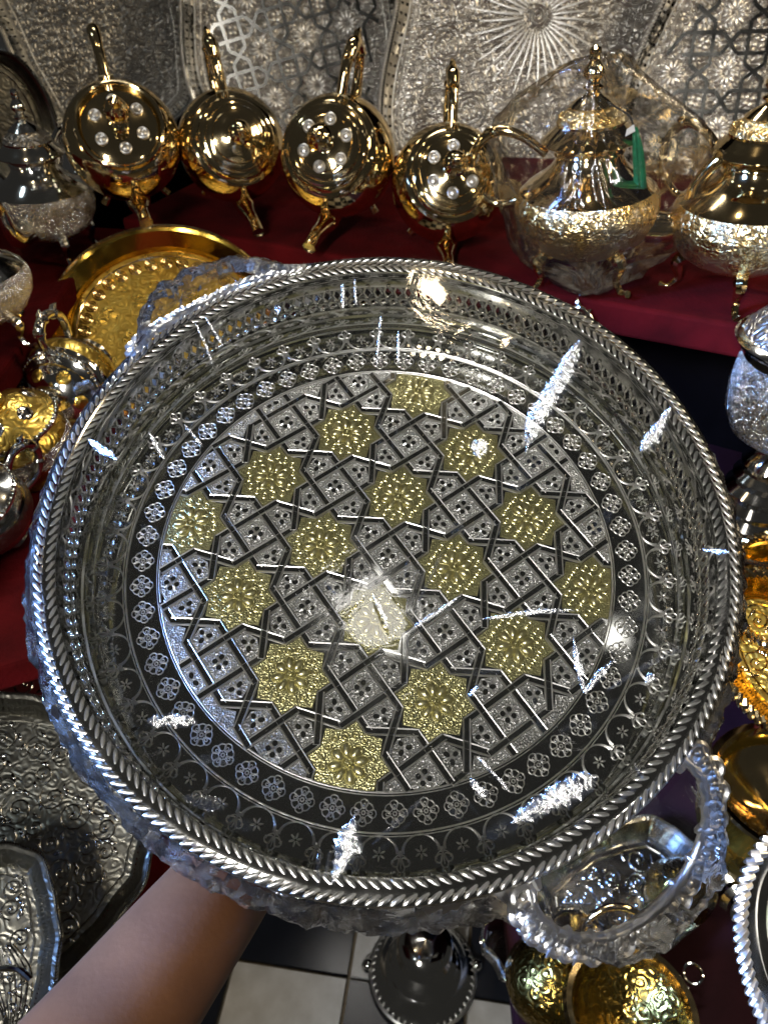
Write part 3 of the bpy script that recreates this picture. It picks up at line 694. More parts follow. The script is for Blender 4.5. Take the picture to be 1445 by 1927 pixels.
round_pot(232, 268, 106, 24, 4, .066, 'lid', 'leftmost gold teapot with flat recessed lid and smooth handle')
round_pot(436, 276, 99, 10, 5, .064, 'plain', 'gold teapot with plain stepped lid, second from the left of the row', 9)
round_pot(638, 296, 108, 13, -9, .066, 'studs', 'gold teapot with studded lid and curved spout, third from the left', -16)
round_pot(842, 348, 106, 15, -1, .064, 'studs', 'gold teapot with studded lid directly left of the bagged teapot', 6)

def gourd_pot(name, M, S, mats, label, group=None, spout_dir=0.0, wr=1.0, cat='teapot'):
    """upright footed teapot with pear body, wide lid flange and tall finial; S = overall height"""
    root = empty(name, M, label, cat, group); u = S/.26; mb_, me_, ml_ = mats
    P = lambda L: [(r*u*wr, z*u) for r, z in L]; Mw = M @ Matrix.Diagonal((wr, wr, 1, 1))
    b = MB(); b.lathe(P([(.0, .034), (.025, .034), (.045, .040), (.063, .054), (.073, .074), (.0755, .090)]), 48); lw = b.obj('lower_body', me_, root)
    b = MB(); b.lathe(P([(.0755, .090), (.0745, .102), (.0700, .111)]), 48); b.obj('engraved_band', me_, root)
    b = MB(); b.lathe(P([(.0700, .111), (.061, .120), (.049, .128), (.040, .136), (.0350, .144), (.0330, .150), (.0355, .1515), (.0355, .154), (.034, .156), (.0365, .159), (.0395, .163)]), 48); b.obj('body', mb_, root)
    b = MB(); b.lathe(P([(.0395, .163), (.0485, .165), (.0495, .1665), (.0485, .168), (.0430, .174), (.0365, .180), (.0340, .183), (.0345, .186)]), 48); lid = b.obj('lid', mb_, root)
    b = MB(); b.lathe(P([(.0345, .186), (.0315, .191), (.0265, .196), (.0225, .200)]), 40)
    for k in range(20): a = 2*PI*k/20; b.ring((.0300*u*wr*math.cos(a), .0300*u*wr*math.sin(a), .1925*u), .0034*u, .0008*u, 8, 4)
    b.obj('lid_scroll_band', ml_, lid)
    b = MB(); b.lathe(P([(.0225, .200), (.0230, .202), (.0165, .208), (.0090, .213), (.0065, .216)]), 32); b.obj('lid_cap', mb_, lid)
    knob_part(root, P([(.0065, .216), (.0100, .219), (.0105, .221), (.0065, .223), (.0060, .226), (.0105, .232), (.0110, .236), (.0075, .242), (.0050, .246), (.0065, .248), (.0050, .251), (.0062, .254), (.0055, .258), (0, .261)]), mb_)
    d = Vector((math.cos(spout_dir), math.sin(spout_dir), 0)); Rz = Matrix.Rotation(spout_dir-PI/2, 3, 'Z')
    def rot(L): return [Rz @ Vector((x*u*wr, y*u*(wr+.10), z*u)) for x, y, z in L]
    spout_part(root, rot([(0, .060, .066), (0, .082, .066), (0, .096, .088), (0, .100, .115), (0, .112, .138), (0, .128, .150)]), [.020*u, .017*u, .012*u, .0085*u, .007*u, .0075*u], mb_)
    handle_part(root, rot([(0, -.060, .100), (0, -.088, .092), (0, -.110, .115), (0, -.112, .150), (0, -.092, .176), (0, -.066, .172), (0, -.040, .150)]), [.006*u, .0055*u, .005*u, .0055*u, .0065*u, .0055*u, .005*u], mb_)
    for k in range(4):
        a = spout_dir+PI/4+k*PI/2; x, y = math.cos(a), math.sin(a); b = MB()
        pth = spline([(wr*x*.046*u, wr*y*.046*u, .048*u), (wr*x*.060*u, wr*y*.060*u, .036*u), (wr*x*.056*u, wr*y*.056*u, .016*u), (wr*x*.066*u, wr*y*.066*u, .003*u), (wr*x*.076*u, wr*y*.076*u, .006*u)], 5)
        b.tube(pth, lerps([.010*u, .008*u, .0045*u, .004*u, .0045*u], len(pth)), 8); b.obj('foot', mb_, root)
    return root
def upright(p, lean_x=0.0, lean_y=0.0): return Matrix.Translation(p) @ Matrix.Rotation(math.radians(lean_y), 4, 'Y') @ Matrix.Rotation(math.radians(lean_x), 4, 'X')
GM = ('gold', 'gold_two_tone', 'gold_two_tone'); SM = ('silver', 'silver_engraved_fine', 'silver_engraved')
P5 = onz(1094, 520, ZB); P5.z = ZB
pot5 = gourd_pot('gold_teapot', upright(P5, 0, -6), .224, GM, 'tall gold teapot with green tassel inside a clear plastic bag', 'footed gold teapots on the red shelf', math.radians(-18), 1.14)
P6 = onz(1372, 548, ZB)
gourd_pot('gold_teapot', upright(P6, 0, -4), .222, GM, 'tall gold teapot without a bag at the right edge of the shelf', 'footed gold teapots on the red shelf', math.radians(-60), 1.14)
S1 = onz(112, 480, ZL); S1.z = ZL
gourd_pot('silver_teapot', upright(S1), .190, SM, 'tall silver teapot with pointed finial at the upper left', 'silver teapots at the left', math.radians(-100), 1.08)
S2 = onz(-28, 640, ZL)
gourd_pot('silver_teapot', upright(S2), .175, SM, 'engraved silver teapot cut off by the left edge, spout forward', 'silver teapots at the left', math.radians(-62), 1.25)

# bag round the tall gold teapot, green tassel hanging from its knob
Mi = pot5.matrix_world
bm = bmesh.new(); hp = []
for (r, z) in [(.02, .215), (.055, .135), (.082, .066), (.078, .038), (.03, .005)]:
    for k in range(14): a = 2*PI*k/14+z*40; rr = r*random.uniform(.97, 1.1); hp.append(Vector((rr*math.cos(a), rr*math.sin(a), z)))
hp += [Vector((.140, -.045, .125)), Vector((.120, -.04, .140)), Vector((-.115, .040, .155)), Vector((-.10, .045, .165)), Vector((.0, -.075, -.001)), Vector((.03, -.02, .222)), Vector((-.07, .03, .01)), Vector((.10, -.05, .04))]
for p in hp: bm.verts.new(p)
bmesh.ops.convex_hull(bm, input=bm.verts)
for v in [v for v in bm.verts if not v.link_faces]: bm.verts.remove(v)
bmesh.ops.triangulate(bm, faces=bm.faces); bmesh.ops.subdivide_edges(bm, edges=bm.edges, cuts=5, use_grid_fill=True)
for _ in range(4): bmesh.ops.smooth_vert(bm, verts=bm.verts, factor=.4, use_axis_x=True, use_axis_y=True, use_axis_z=True)
for v in bm.verts:
    q = v.co*28; d = Vector((v.co.x, v.co.y, 0)).normalized() if v.co.xy.length > 1e-4 else Vector((0, 0, 1))
    fold = abs(math.sin(math.atan2(v.co.y, v.co.x)*11+v.co.z*40))*.008
    v.co += d*(noise.noise(q)*.007+noise.noise(q*2.7)*.003-fold)
me = bpy.data.meshes.new('plastic_bag'); bm.to_mesh(me); bm.free(); me.materials.append(MATS['bag_film']); me.polygons.foreach_set('use_smooth', [True]*len(me.polygons))
bag = link('plastic_bag', me); bag.matrix_world = Mi; tag(bag, 'crinkled clear plastic bag pulled over the tall gold teapot', 'plastic bag')
tz = empty('tassel', Mi @ Matrix.Translation((.034, -.034, .168)), 'green thread tassel hanging from the bagged gold teapot', 'tassel')
b = MB(); b.tube(spline([(-.034, .030, .014), (-.02, .018, .008), (-.006, .004, .0), (0, 0, -.012)], 5), .0010, 6); b.obj('cord', 'cord', tz)
for k in range(44):
    a = random.uniform(0, 6.28); r = random.uniform(0, .0045); b = MB(); x, y = r*math.cos(a), r*math.sin(a)
    b.tube(spline([(x*.4, y*.4, -.010), (x+.004, y, -.028), (x*1.2+.008, y*1.1, -.050+random.uniform(-.002, .002)), (x*1.4+.011, y*1.3, -.070+random.uniform(-.003, .003))], 4), .00055, 5); b.obj('thread', 'tassel_green', tz)
b = MB(); b.plate([(-.005, -.003), (.005, 0), (.004, .006), (-.003, .003)], 0, .0006); o = b.obj('paper_tag', 'paper', tz, False, (-.006, -.006, -.012)); o.rotation_euler = (1.2, 0, .2)

# ------------------------------------------------------------------ trays standing behind and around
def outline(a, b_, kind, n=164):
    out = []
    for i in range(n):
        t = 2*PI*i/n; ct, st = math.cos(t), math.sin(t)
        e = {'round': 2.0, 'scallop': 2.6, 'rect': 3.6}[kind]
        r = (abs(ct)**e+abs(st)**e)**(-1/e)
        if kind == 'scallop': r *= 1+.020*math.cos(8*t)+.010*math.cos(16*t)
        if kind == 'rect': r *= 1+.030*math.cos(8*t+PI)
        out.append(Vector((a*r*ct, b_*r*st, 0)))
    return out
def insetv(o, d, z):
    n = len(o); res = []
    for i in range(n):
        t = (o[(i+1) % n]-o[i-1]).normalized(); nn = Vector((t.y, -t.x, 0)); p = o[i]-nn*d; res.append(Vector((p.x, p.y, z)))
    return res
def inside(p, o):
    x, y = p; c = False; n = len(o)
    for i in range(n):
        a, b_ = o[i], o[i-1]
        if (a.y > y) != (b_.y > y) and x < (b_.x-a.x)*(y-a.y)/(b_.y-a.y)+a.x: c = not c
    return c
def band(mb, A, B):
    n = len(A); mb.add(A+B, [(i, (i+1) % n, n+(i+1) % n, n+i) for i in range(n)])
def flat_tray(name, M, a, b_, kind, mats, label, motif=None, gallery=True, rope=.0045, group=None, cat='tray', seed=1, hole='slot'):
    rnd = random.Random(seed); root = empty(name, M, label, cat, group); m_rim, m_base, m_rel = mats
    o = outline(a, b_, kind); mb = MB()
    in0 = insetv(o, .020, .0); fl_ = insetv(o, .030, .0)
    n = len(o); mb.add([Vector((0, 0, 0))]+[v*.5 for v in in0]+in0, [(0, 1+i, 1+(i+1) % n) for i in range(n)]+[(1+i, 1+n+i, 1+n+(i+1) % n, 1+(i+1) % n) for i in range(n)])
    mb.obj('base', m_base, root)
    mb = MB(); band(mb, insetv(o, .020, 0), insetv(o, .0165, .006)); band(mb, insetv(o, .004, .022), insetv(o, 0, .0245)); band(mb, insetv(o, 0, .0245), insetv(o, -.003, .022)); band(mb, insetv(o, -.003, .022), insetv(o, .016, -.004)); mb.obj('rim', m_rim, root)
    mb = MB()
    if gallery: pierced(mb, insetv(o, .0165, .006), insetv(o, .004, .022), 2, .6, hole)
    else: band(mb, insetv(o, .0165, .006), insetv(o, .004, .022))
    mb.obj('gallery', m_rim, root, 60)
    if rope:                                        # twisted rope along the edge
        mb = MB(); cen = insetv(o, -.001, .0245); per = sum((cen[i]-cen[i-1]).length for i in range(n)); k = int(per/(rope*.95)); acc = 0; i = 0
        for s in range(k):
            d = per*s/k
            while acc+(cen[(i+1) % n]-cen[i % n]).length < d: acc += (cen[(i+1) % n]-cen[i % n]).length; i += 1
            p = cen[i % n]; q = cen[(i+1) % n]; t = (q-p).normalized(); c = p+t*(d-acc); nn = Vector((t.y, -t.x, 0))
            dd = (t*.75+nn*.8).normalized()*rope*.95
            if rope > .0055: mb.tube([c-dd-Vector((0, 0, rope*.25)), c-dd*.7+Vector((0, 0, rope*.08)), c+Vector((0, 0, rope*.30)), c+dd*.7+Vector((0, 0, rope*.08)), c+dd-Vector((0, 0, rope*.25))], [rope*.10, rope*.42, rope*.52, rope*.42, rope*.10], 8)
            else: mb.tube([c-dd-Vector((0, 0, rope*.2)), c+Vector((0, 0, rope*.35)), c+dd-Vector((0, 0, rope*.2))], [rope*.15, rope*.55, rope*.15], 5)
        r_ = mb.obj('rope_edge', m_rel, root); r_['kind'] = 'stuff'
    mb = MB(); cen = insetv(o, .026, .0004); mb.tube(cen[::2], .0011, 5, True, up=(0, 0, 1)); mb.obj('border_line', m_rel, root)
    lim = insetv(o, .034, 0)
    if motif == 'scroll':
        mb = MB(); tries = 0; placed = []
        while tries < 900 and len(placed) < 120:
            tries += 1; x, y = rnd.uniform(-a, a), rnd.uniform(-b_, b_); r = rnd.uniform(.010, .019)
            if not inside((x, y), lim) or any((x-u)**2+(y-v)**2 < (.82*(r+s))**2 for u, v, s in placed): continue
            placed.append((x, y, r)); sg = rnd.choice((-1, 1)); a0 = rnd.uniform(0, 6.28); pts = []
            for k in range(18): t = k/17; an = a0+sg*t*9.5; rr = r*(1-.86*t); pts.append((x+rr*math.cos(an), y+rr*math.sin(an), .0004))
            mb.tube(pts, lerps([.0006, .0012, .0010, .0006], 18), 5, up=(0, 0, 1)); mb.dome((x, y, 0), .0025, .0025, .0012, 7, 2)
            for k in range(3):
                an = a0+rnd.uniform(0, 6.28); mb.dome((x+r*1.02*math.cos(an), y+r*1.02*math.sin(an), 0), .0050, .0020, .0014, 8, 2, an+sg*1.1)
        mb.obj('scroll_relief', m_rel, root)
    if motif == 'sunburst':
        for k in range(36):
            an = 2*PI*k/36; mb = MB(); r1 = .105 if k % 2 == 0 else .085
            pts = [(.020*math.cos(an), .020*math.sin(an), .0004), (r1*.55*math.cos(an+.03), r1*.55*math.sin(an+.03), .0016), (r1*math.cos(an), r1*math.sin(an), .0003)]
            mb.tube(spline(pts, 5), lerps([.0008, .0018, .0013, .0004], 11), 6, flat=.5, up=(0, 0, 1)); mb.obj('sun_ray', 'flower_relief', root)
        mb = MB(); mb.tube([((.004+.010*k/30)*math.cos(k*.5), (.004+.010*k/30)*math.sin(k*.5), .001) for k in range(30)], .0014, 5, up=(0, 0, 1)); mb.obj('spiral_centre', m_rel, root)
        for k in range(10):
            an = 2*PI*(k+.5)/10; mb = MB(); c = Vector((.135*math.cos(an)*1.0, .165*math.sin(an)))
            if not inside((c.x, c.y), lim): continue
            for q in range(3): mb.ring((c.x, c.y, .0004), .012+.007*q, .0011, 22, 5)
            for q in range(8): mb.dome((c.x+.008*math.cos(q*PI/4), c.y+.008*math.sin(q*PI/4), 0), .004, .0016, .0014, 8, 2, q*PI/4)
            mb.obj('medallion', m_rel, root)
    if motif == 'lattice':
        s = .072; rings = 0
        R2 = Matrix.Rotation(rnd.uniform(.1, .3), 2); mb = MB(); ctr = []
        for i in range(-4, 5):
            for j in range(-5, 6):
                for A, B in (((i+c_, j+n_), (i+c_, j+1-n_)), ((i+1-c_, j+n_), (i+1-c_, j+1-n_)), ((i+n_, j+c_), (i+1-n_, j+c_)), ((i+n_, j+1-c_), (i+1-n_, j+1-c_)), ((i+c_, j+n_), (i+1-c_, j-n_)), ((i+c_, j-n_), (i+1-c_, j+n_)), ((i+n_, j+c_), (i-n_, j+1-c_)), ((i-n_, j+c_), (i+n_, j+1-c_))):
                    p = R2 @ (Vector(A)*s); q = R2 @ (Vector(B)*s)
                    if inside(p, lim) and inside(q, lim):
                        h = random.uniform(.0012, .0020); u_ = (q-p).normalized(); w_ = Vector((-u_.y, u_.x))*.0026
                        mb = MB(); mb.plate([(p.x+w_.x, p.y+w_.y), (p.x-w_.x, p.y-w_.y), (q.x-w_.x, q.y-w_.y), (q.x+w_.x, q.y+w_.y)][::1], .0001, h, .0); mb.obj('strap', 'strap_dark', root, False)
                p = R2 @ (Vector((i, j))*s)
                if inside(p, lim):
                    mb = MB()
                    for k in range(12): an = 2*PI*k/12; mb.dome((p.x+.011*math.cos(an), p.y+.011*math.sin(an), 0), .0075, .0022, .0016, 8, 2, an); mb.ring((p.x+.022*math.cos(an), p.y+.022*math.sin(an), .0004), .0026, .0008, 9, 4)
                    mb.obj('rosette', m_rel, root)
                p = R2 @ (Vector((i+.5, j+.5))*s)
                if inside(p, lim):
                    mb = MB()
                    for k in range(4): an = 2*PI*k/4+PI/4; mb.dome((p.x+.0055*math.cos(an), p.y+.0055*math.sin(an), 0), .0034, .0034, .0014, 8, 2)
                    mb.obj('four_dot_flower', m_rel, root)
    if motif in ('lattice', 'sunburst', 'rings'):
        cen = insetv(o, .031 if motif != 'rings' else .036, .0004); per = sum((cen[i]-cen[i-1]).length for i in range(n)); step = max(1, int(n*.019/per))
        for i in range(0, n, step):
            mb = MB(); p = cen[i]
            if motif == 'lattice' or motif == 'rings':
                for q in (.0068, .0040): mb.ring((0, 0, 0), q, .0009, 16, 5)
                mb.dome((0, 0, 0), .0016, .0016, .0014, 7, 2)
            else:
                for q in range(5): mb.dome((.004*math.cos(q*1.257), .004*math.sin(q*1.257), 0), .0036, .0018, .0014, 7, 2, q*1.257)
            mb.obj('border_roundel', m_rel, root, True, p)
    return root
SV = ('silver', 'silver_engraved', 'silver_relief'); SO = ('silver_engraved_old', 'silver_engraved_old', 'silver_dark'); GV = ('gold_deep', 'gold_engraved', 'gold')
def stand(px, py, D, lean, yaw=0.0, roll=0.0):
    c = at(px, py, D); nrm = Vector((math.sin(math.radians(yaw)), -math.cos(math.radians(yaw)), 0))*math.cos(math.radians(lean)) + Vector((0, 0, math.sin(math.radians(lean))))
    return spin(frame(c, nrm, Vector((0, 0, 1))), roll)
flat_tray('silver_tray', stand(160, -40, 1.24, 14, 10, 8), .150, .245, 'scallop', SV, 'oval silver tray with leafy scroll engraving at the upper left', 'scroll', True, .0032, 'silver trays standing behind the teapots', seed=3)
flat_tray('silver_tray', stand(546, -30, 1.20, 14, 4, 1), .172, .270, 'rect', SV, 'silver tray with star strapwork behind the second and third teapot', 'lattice', True, .0035, 'silver trays standing behind the teapots', seed=5)
flat_tray('silver_tray', stand(1012, 30, 1.13, 16, -6, -5), .212, .330, 'rect', SV, 'wide silver tray engraved with a sunburst behind the bagged teapot', 'sunburst', True, .0040, 'silver trays standing behind the teapots', seed=8)
flat_tray('silver_tray', stand(1490, 20, 1.04, 18, -16, -11), .170, .310, 'rect', SV, 'silver tray with rope edge and star strapwork at the upper right corner', 'lattice', True, .0050, 'silver trays standing behind the teapots', seed=6)
flat_tray('round_dish', stand(30, 235, 1.16, 8, 30, 0), .055, .095, 'round', ('silver_dark', 'silver_engraved_old', 'silver_dark'), 'small dark oval dish with twisted rim behind the left silver teapot', None, True, .004, cat='dish')
# gold tray leaning on the lower shelf
gc = at(318, 622, .95)
flat_tray('gold_tray', frame(gc, Vector((.10, -.60, .75)), Vector((0, 0, 1))), .136, .126, 'round', GV, 'round yellow gold tray with scalloped ring, half hidden by the wrapped tray', 'rings', False, .003, cat='tray')
# lower left silver trays
flat_tray('silver_tray', spin(frame(at(40, 1560, .82), Vector((.12, -.42, .85)), Vector((0, 1, .3))), -20), .142, .130, 'scallop', SO, 'dull scalloped silver tray with scroll engraving left of the forearm', 'scroll', True, .0026, 'dull silver trays at the lower left', seed=11)
flat_tray('silver_tray', spin(frame(at(-30, 1790, .72), Vector((.20, -.40, .85)), Vector((0, 1, .3))), 12), .068, .092, 'scallop', SO, 'small dull silver tray in the bottom left corner', 'scroll', True, .0026, 'dull silver trays at the lower left', seed=12)
flat_tray('silver_tray', spin(frame(at(30, 1235, .94), Vector((.10, -.35, .9)), Vector((0, 1, .3))), 0), .115, .080, 'round', ('silver', 'red_panel', 'silver_dark'), 'red lined oval tray with silver scrollwork above the dull scalloped tray', 'scroll', True, .003, seed=14)

# ------------------------------------------------------------------ lidded sugar pots at the left
def sugar_pot(M, R, label, lid_tilt, mats, group):
    m1, m2, m3 = mats; root = empty('sugar_pot', M, label, 'sugar pot', group)
    b = MB(); b.lathe([(r*R, z*R) for r, z in ((0, .0), (.5, .0), (.55, .05), (.42, .12), (.62, .25), (.95, .6), (1.05, .95), (.98, 1.25), (.80, 1.45), (.84, 1.52), (.80, 1.52), (.76, 1.44), (.6, 1.2), (0, 1.0))], 44); b.obj('body', m1, root)
    b = MB(); b.lathe([(r*R, z*R) for r, z in ((1.03, .80), (1.06, .95), (1.015, 1.12))], 44); b.obj('engraved_band', m2, root)
    ML = Matrix.Translation((0, 0, 1.50*R)) @ Matrix.Rotation(lid_tilt, 4, 'X')
    b = MB(); b.lathe([(r*R, z*R) for r, z in ((.94, .0), (.98, .03), (.94, .06), (.86, .08), (.70, .28), (.45, .44), (.16, .50), (0, .5))], 44, ML)
    lid = b.obj('lid', m1, root)
    b = MB(); b.ring((0, 0, 0), .97*R, .045*R, 60, 6)
    for k in range(56): a = 2*PI*k/56; b.dome((.97*R*math.cos(a), .97*R*math.sin(a), .03*R), .05*R, .05*R, .05*R, 6, 2)
    b.v = [tuple(ML @ Vector(v)) for v in b.v]; b.obj('bead_edge', 'silver', lid)
    b = MB(); b.lathe([(r*R, z*R) for r, z in ((.16, .48), (.22, .56), (.20, .64), (.12, .68), (.20, .78), (.22, .88), (.14, .98), (.08, 1.02), (.10, 1.08), (0, 1.12))], 20, ML); b.obj('knob', m1, lid)
    for k in range(6):
        a = 2*PI*k/6; b = MB(); b.dome((0, 0, 0), .16*R, .16*R, .05*R, 12, 3); b.ring((0, 0, .01*R), .12*R, .02*R, 12, 4)
        MM = ML @ Matrix.Rotation(a, 4, 'Z') @ Matrix.Translation((.62*R, 0, .33*R)) @ Matrix.Rotation(.75, 4, 'Y'); b.v = [tuple(MM @ Vector(v)) for v in b.v]; b.obj('gold_rosette', m3, lid)
    for s in (-1, 1):
        h = handle_part(root, [(0, s*.85*R, 1.15*R), (0, s*1.25*R, 1.5*R), (0, s*1.65*R, 1.45*R), (0, s*1.75*R, 1.05*R), (0, s*1.45*R, .62*R), (0, s*.95*R, .55*R)], [.10*R, .10*R, .12*R, .10*R, .10*R, .09*R], 'silver_dark')
    return root
sp = ('silver', 'gold_engraved', 'gold_engraved')
p = at(172, 672, .86)
sugar_pot(frame(p, (CAM-p).normalized()*.75-UPV*.55-RGT*.42, Vector((0, 0, 1))), .047, 'silver sugar pot with beaded lid and gold rosettes tipped on red cloth', -.25, sp, 'small lidded pots on the red shelf')
p = onz(78, 900, ZM)
sugar_pot(frame(p+Vector((0, 0, .005)), Vector((-.1, -.15, .97)), Vector((.3, 1, 0))), .050, 'gold and silver sugar pot with dark branch handle at the left edge', .0, ('gold_engraved', 'silver_engraved_fine', 'silver'), 'small lidded pots on the red shelf')
p = onz(10, 1010, ZM)
sugar_pot(frame(p, Vector((-.1, -.3, .95)), Vector((.6, 1, 0))), .044, 'dark silver pot lowest of the small pots at the left edge', .0, ('silver_dark', 'silver_engraved_old', 'gold_engraved'), 'small lidded pots on the red shelf')
# silver handle rising behind the gold tray and ladle by the shelf edge
def scroll_handle(px, py, D, S, label, roll):
    root = empty('scroll_handle', spin(frame(at(px, py, D), CAM-at(px, py, D), Vector((0, 0, 1))), roll), label, 'handle')
    b = MB(); b.tube(spline([(-.9*S, -.4*S, 0), (-.8*S, .3*S, 0), (-.4*S, .62*S, 0), (.1*S, .55*S, 0), (.6*S, .35*S, 0), (.9*S, -.3*S, 0), (1.0*S, -.9*S, 0)], 6), .14*S, 9); b.obj('bar', 'silver', root)
    b = MB(); b.tube(spline([(-.5*S, .55*S, 0), (-.8*S, .8*S, 0), (-.95*S, 1.0*S, 0)], 5), lerps([.2*S, .14*S, .04*S], 11), 8); b.tube([(.1*S, .55*S, 0), (.25*S, .85*S, 0)], [.16*S, .05*S], 8); b.obj('leaf_tip', 'silver', root); return root
scroll_handle(410, 482, 1.0, .028, 'silver scroll handle standing up behind the gold tray', 0)
scroll_handle(1092, 600, .82, .016, 'small silver handle tip peeking over the far rim of the tray', -25)

scroll_handle(46, 1036, .80, .022, 'small curved silver handle on red cloth below the dark pots', 60)

# ------------------------------------------------------------------ right side
def lathe_thing(name, M, label, cat, pieces, group=None):
    root = empty(name, M, label, cat, group)
    for nm, m, prof, *r in pieces: b = MB(); b.lathe(prof, r[0] if r else 48); b.obj(nm, m, root)
    return root
U = .001
um = upright(onz(1408, 985, .7825), 0, -2) @ Matrix.Scale(1.16, 4)
urn = lathe_thing('lidded_urn', um, 'tall silver lidded urn on a ringed pedestal at the right edge', 'urn', [
    ('pedestal', 'silver', [(0, 0), (.046, 0), (.050, .006), (.046, .012), (.042, .014), (.044, .020), (.036, .026), (.038, .032), (.030, .038), (.033, .046), (.026, .052), (.029, .060), (.023, .066), (.025, .074), (.018, .084), (.016, .094)]),
    ('bowl', 'silver_engraved_fine', [(.016, .094), (.028, .098), (.044, .110), (.052, .128), (.054, .150), (.052, .172), (.050, .180)]),
    ('collar', 'silver', [(.050, .180), (.050, .188), (.058, .192), (.060, .196), (.057, .199), (.054, .200)]),
    ('lid', 'silver_engraved', [(.054, .200), (.046, .210), (.034, .220), (.024, .228)]),
    ('finial', 'silver', [(.024, .228), (.022, .236), (.016, .250), (.012, .262), (.015, .268), (.010, .278), (0, .286)])])
flat_tray('scalloped_plate', frame(onz(1432, 1015, .777), Vector((0, 0, 1)), Vector((0, 1, 0))), .080, .066, 'scallop', ('silver', 'silver_engraved_old', 'silver'), 'dark plate with bright scalloped silver edge under the urn', None, False, .003, cat='plate')
flat_tray('gold_tray', spin(frame(at(1462, 1125, .80), Vector((-.25, -.45, .85)), Vector((0, 1, 0))), 10), .055, .060, 'round', GV, 'dark gold tray with twisted rope edge just below the scalloped plate', 'rings', True, .006, 'gold ware at the right edge')
flat_tray('gold_tray', spin(frame(at(1470, 1240, .76), Vector((-.35, -.45, .82)), Vector((0, 1, 0))), 10), .058, .085, 'round', GV, 'embossed bright gold oval tray with thick rope edge at the right', 'scroll', True, .0075, 'gold ware at the right edge', seed=21)
gb = lathe_thing('gold_bowl', upright(onz(1440, 1600, .421), -4, -4) @ Matrix.Scale(1.1, 4), 'large gold embossed bowl with plain belly low at the right edge', 'bowl', [
    ('belly', 'gold_engraved', [(0, 0), (.040, .002), (.070, .020), (.082, .050), (.080, .078)]), ('neck', 'gold_deep', [(.080, .078), (.070, .092), (.064, .104), (.070, .112), (.078, .116)]),
    ('lip', 'gold', [(.078, .116), (.082, .119), (.080, .122), (.074, .120), (.060, .09), (0, .06)])], 'gold ware at the right edge')
kb = lathe_thing('ringed_lid', frame(at(1398, 1690, .92), Vector((-.25, -.75, .6)), Vector((0, 0, 1))), 'ringed silver dome lid left of the rope edged dish', 'lid', [
    ('dome', 'silver', [(.052, 0), (.050, .010), (.043, .013), (.042, .020), (.034, .023), (.032, .030), (.024, .033), (.021, .039), (.013, .041), (.010, .047)]), ('knob', 'silver', [(.010, .047), (.013, .053), (.009, .060), (0, .062)])])
flat_tray('silver_dish', spin(frame(at(1552, 1800, .56), Vector((-.12, -.55, .82)), Vector((0, 1, 0))), 6), .062, .090, 'round', ('silver', 'silver', 'silver_relief'), 'bright silver dish with heavy slanted rope rim in the bottom right corner', None, False, .0068, cat='dish')
flat_tray('red_lined_tray', spin(frame(at(1330, 1920, .90), Vector((-.55, -.30, .8)), Vector((0, 1, 0))), 8), .050, .105, 'rect', ('silver_engraved_old', 'red_panel', 'silver'), 'narrow red lined tray with beaded silver edge at the bottom right', None, True, .0030, cat='tray')
b = MB(); b.ring((0, 0, 0), .0095, .0018, 30, 8); o = b.obj('metal_ring', 'silver'); o.matrix_world = frame(at(1303, 1833, .82), CAM-at(1303, 1833, .82), (0, 0, 1)); tag(o, 'small plain silver ring lying on the red lined tray', 'ring')
# bottom: stand, gold pots
def cup(px, py, D, S, label):
    M = upright(onz(px, py, .0075), 0, 0)
    r = lathe_thing('silver_stand', M, label, 'stand', [
        ('foot', 'silver', [(0, 0), (.070*S, 0), (.074*S, .006*S), (.066*S, .014*S), (.058*S, .018*S), (.052*S, .030*S), (.046*S, .034*S)]),
        ('stem', 'silver', [(.046*S, .034*S), (.040*S, .040*S), (.043*S, .050*S), (.033*S, .058*S), (.036*S, .068*S), (.028*S, .078*S), (.032*S, .095*S), (.036*S, .100*S), (.030*S, .108*S), (.018*S, .112*S), (0, .114*S)])])
    b = MB()
    for k in range(48): a = 2*PI*k/48; b.dome((.066*S*math.cos(a), .066*S*math.sin(a), .009*S), .005*S, .003*S, .006*S, 7, 2, a)
    b.ring((0, 0, .008*S), .070*S, .003*S, 60, 6); b.obj('beaded_edge', 'silver_relief', r)
    for s in (-1, 1): b = MB(); b.dome((s*.074*S, .01, .004), .010*S, .010*S, .012*S, 10, 3); b.obj('lug', 'silver', r)
    return r
cup(795, 1832, 1.02, 1.16, 'ringed silver pedestal stand on the checkered floor below the tray')
flat_tray('silver_tray', spin(frame(at(985, 1772, .90), Vector((.45, .15, .85)), Vector((0, 1, 0))), 35), .078, .042, 'rect', ('silver', 'silver_dark', 'silver_dark'), 'small dark silver tray with slotted rim under the near tray handle', None, True, .003, seed=31)
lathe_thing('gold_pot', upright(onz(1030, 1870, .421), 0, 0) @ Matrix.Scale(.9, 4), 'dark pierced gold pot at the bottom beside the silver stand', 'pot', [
    ('body', 'gold_darkened', [(0, 0), (.03, 0), (.050, .02), (.055, .045), (.046, .07), (.034, .08)]), ('lid', 'gold_darkened', [(.034, .08), (.036, .083), (.024, .095), (.008, .10), (.006, .108), (0, .112)])], 'gold pots at the bottom')
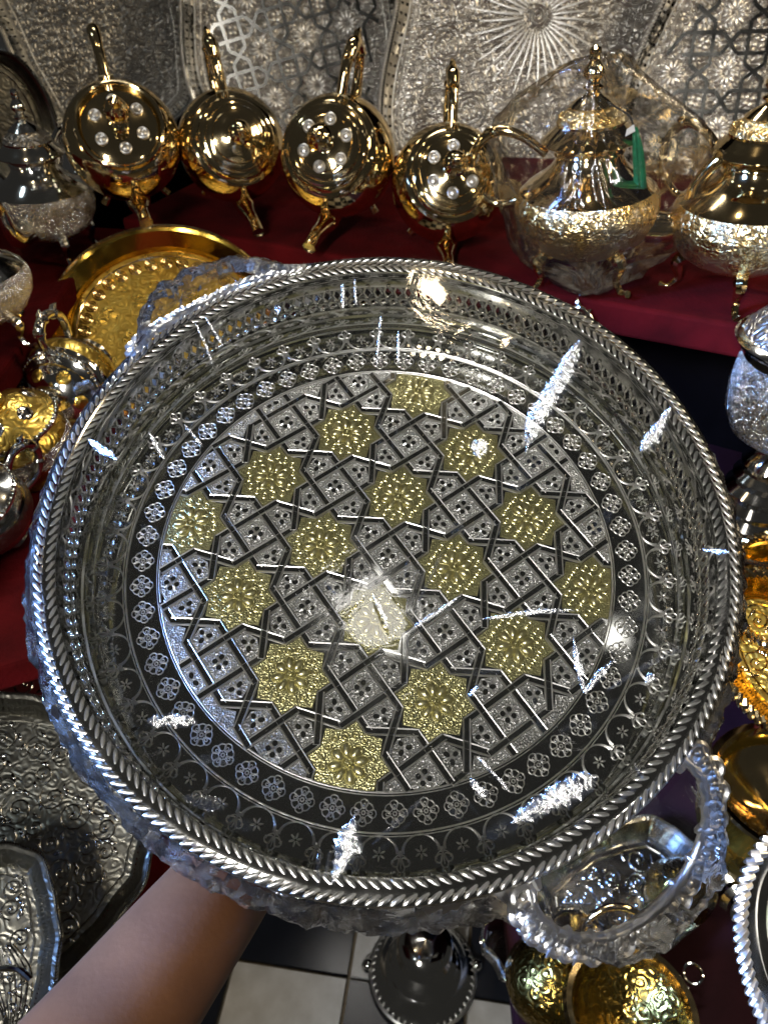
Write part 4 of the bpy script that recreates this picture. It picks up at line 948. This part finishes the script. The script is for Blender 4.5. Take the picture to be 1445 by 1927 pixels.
gp = lathe_thing('gold_pot', upright(onz(1150, 1965, .421), 0, 0) @ Matrix.Scale(.9, 4), 'open gold pot with a thick rounded lip at the bottom edge', 'pot', [
    ('lip', 'gold', [(.060, .098), (.066, .102), (.071, .108), (.068, .114), (.062, .113), (.058, .106)]), ('body', 'gold_darkened', [(0, 0), (.05, 0), (.074, .03), (.076, .06), (.060, .098)]), ('inside', 'gold_darkened', [(.058, .106), (.05, .09), (0, .07)])], 'gold pots at the bottom')
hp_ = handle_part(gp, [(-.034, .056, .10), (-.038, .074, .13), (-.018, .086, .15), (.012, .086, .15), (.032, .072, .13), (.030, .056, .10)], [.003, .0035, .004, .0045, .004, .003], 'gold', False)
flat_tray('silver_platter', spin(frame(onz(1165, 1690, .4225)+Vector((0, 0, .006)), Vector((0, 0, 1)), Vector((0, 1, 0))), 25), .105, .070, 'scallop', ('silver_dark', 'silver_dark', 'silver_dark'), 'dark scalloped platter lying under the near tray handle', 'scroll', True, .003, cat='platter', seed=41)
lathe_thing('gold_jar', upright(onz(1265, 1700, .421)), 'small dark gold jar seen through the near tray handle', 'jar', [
    ('body', 'gold_darkened', [(0, 0), (.022, 0), (.036, .015), (.038, .035), (.026, .052), (.022, .058)]), ('lid', 'gold_darkened', [(.022, .058), (.026, .060), (.018, .070), (.006, .075), (.007, .082), (0, .086)])])
lathe_thing('silver_bowl', upright(onz(1080, 1800, .421)), 'small silver bowl between the platter and the gold pots', 'bowl', [
    ('body', 'silver_dark', [(0, 0), (.015, 0), (.030, .014), (.034, .030)]), ('lip', 'silver', [(.034, .030), (.037, .033), (.034, .035), (.030, .030), (0, .010)])])
# wire whisk in the bottom left corner
wk = empty('wire_whisk', frame(at(15, 1925, .62), Vector((-.5, -.5, .7)), Vector((0, 1, 0))), 'bundle of thin silver wires in the bottom left corner', 'whisk')
for k in range(9):
    a = k*.32; b = MB(); b.tube(spline([(-.02, -.03, 0), (-.004+.004*k, .0, .006*math.sin(a)), (.004*k-.006, .030, .008*math.cos(a)), (.004*k-.016, .055, 0)], 6), .0007, 5); b.obj('wire', 'silver', wk)
b = MB(); b.tube(spline([(-.03, .02, .006), (0, .038, .01), (.03, .036, .01), (.045, .024, .008)], 6), .0026, 8); b.obj('binding', 'silver', wk)
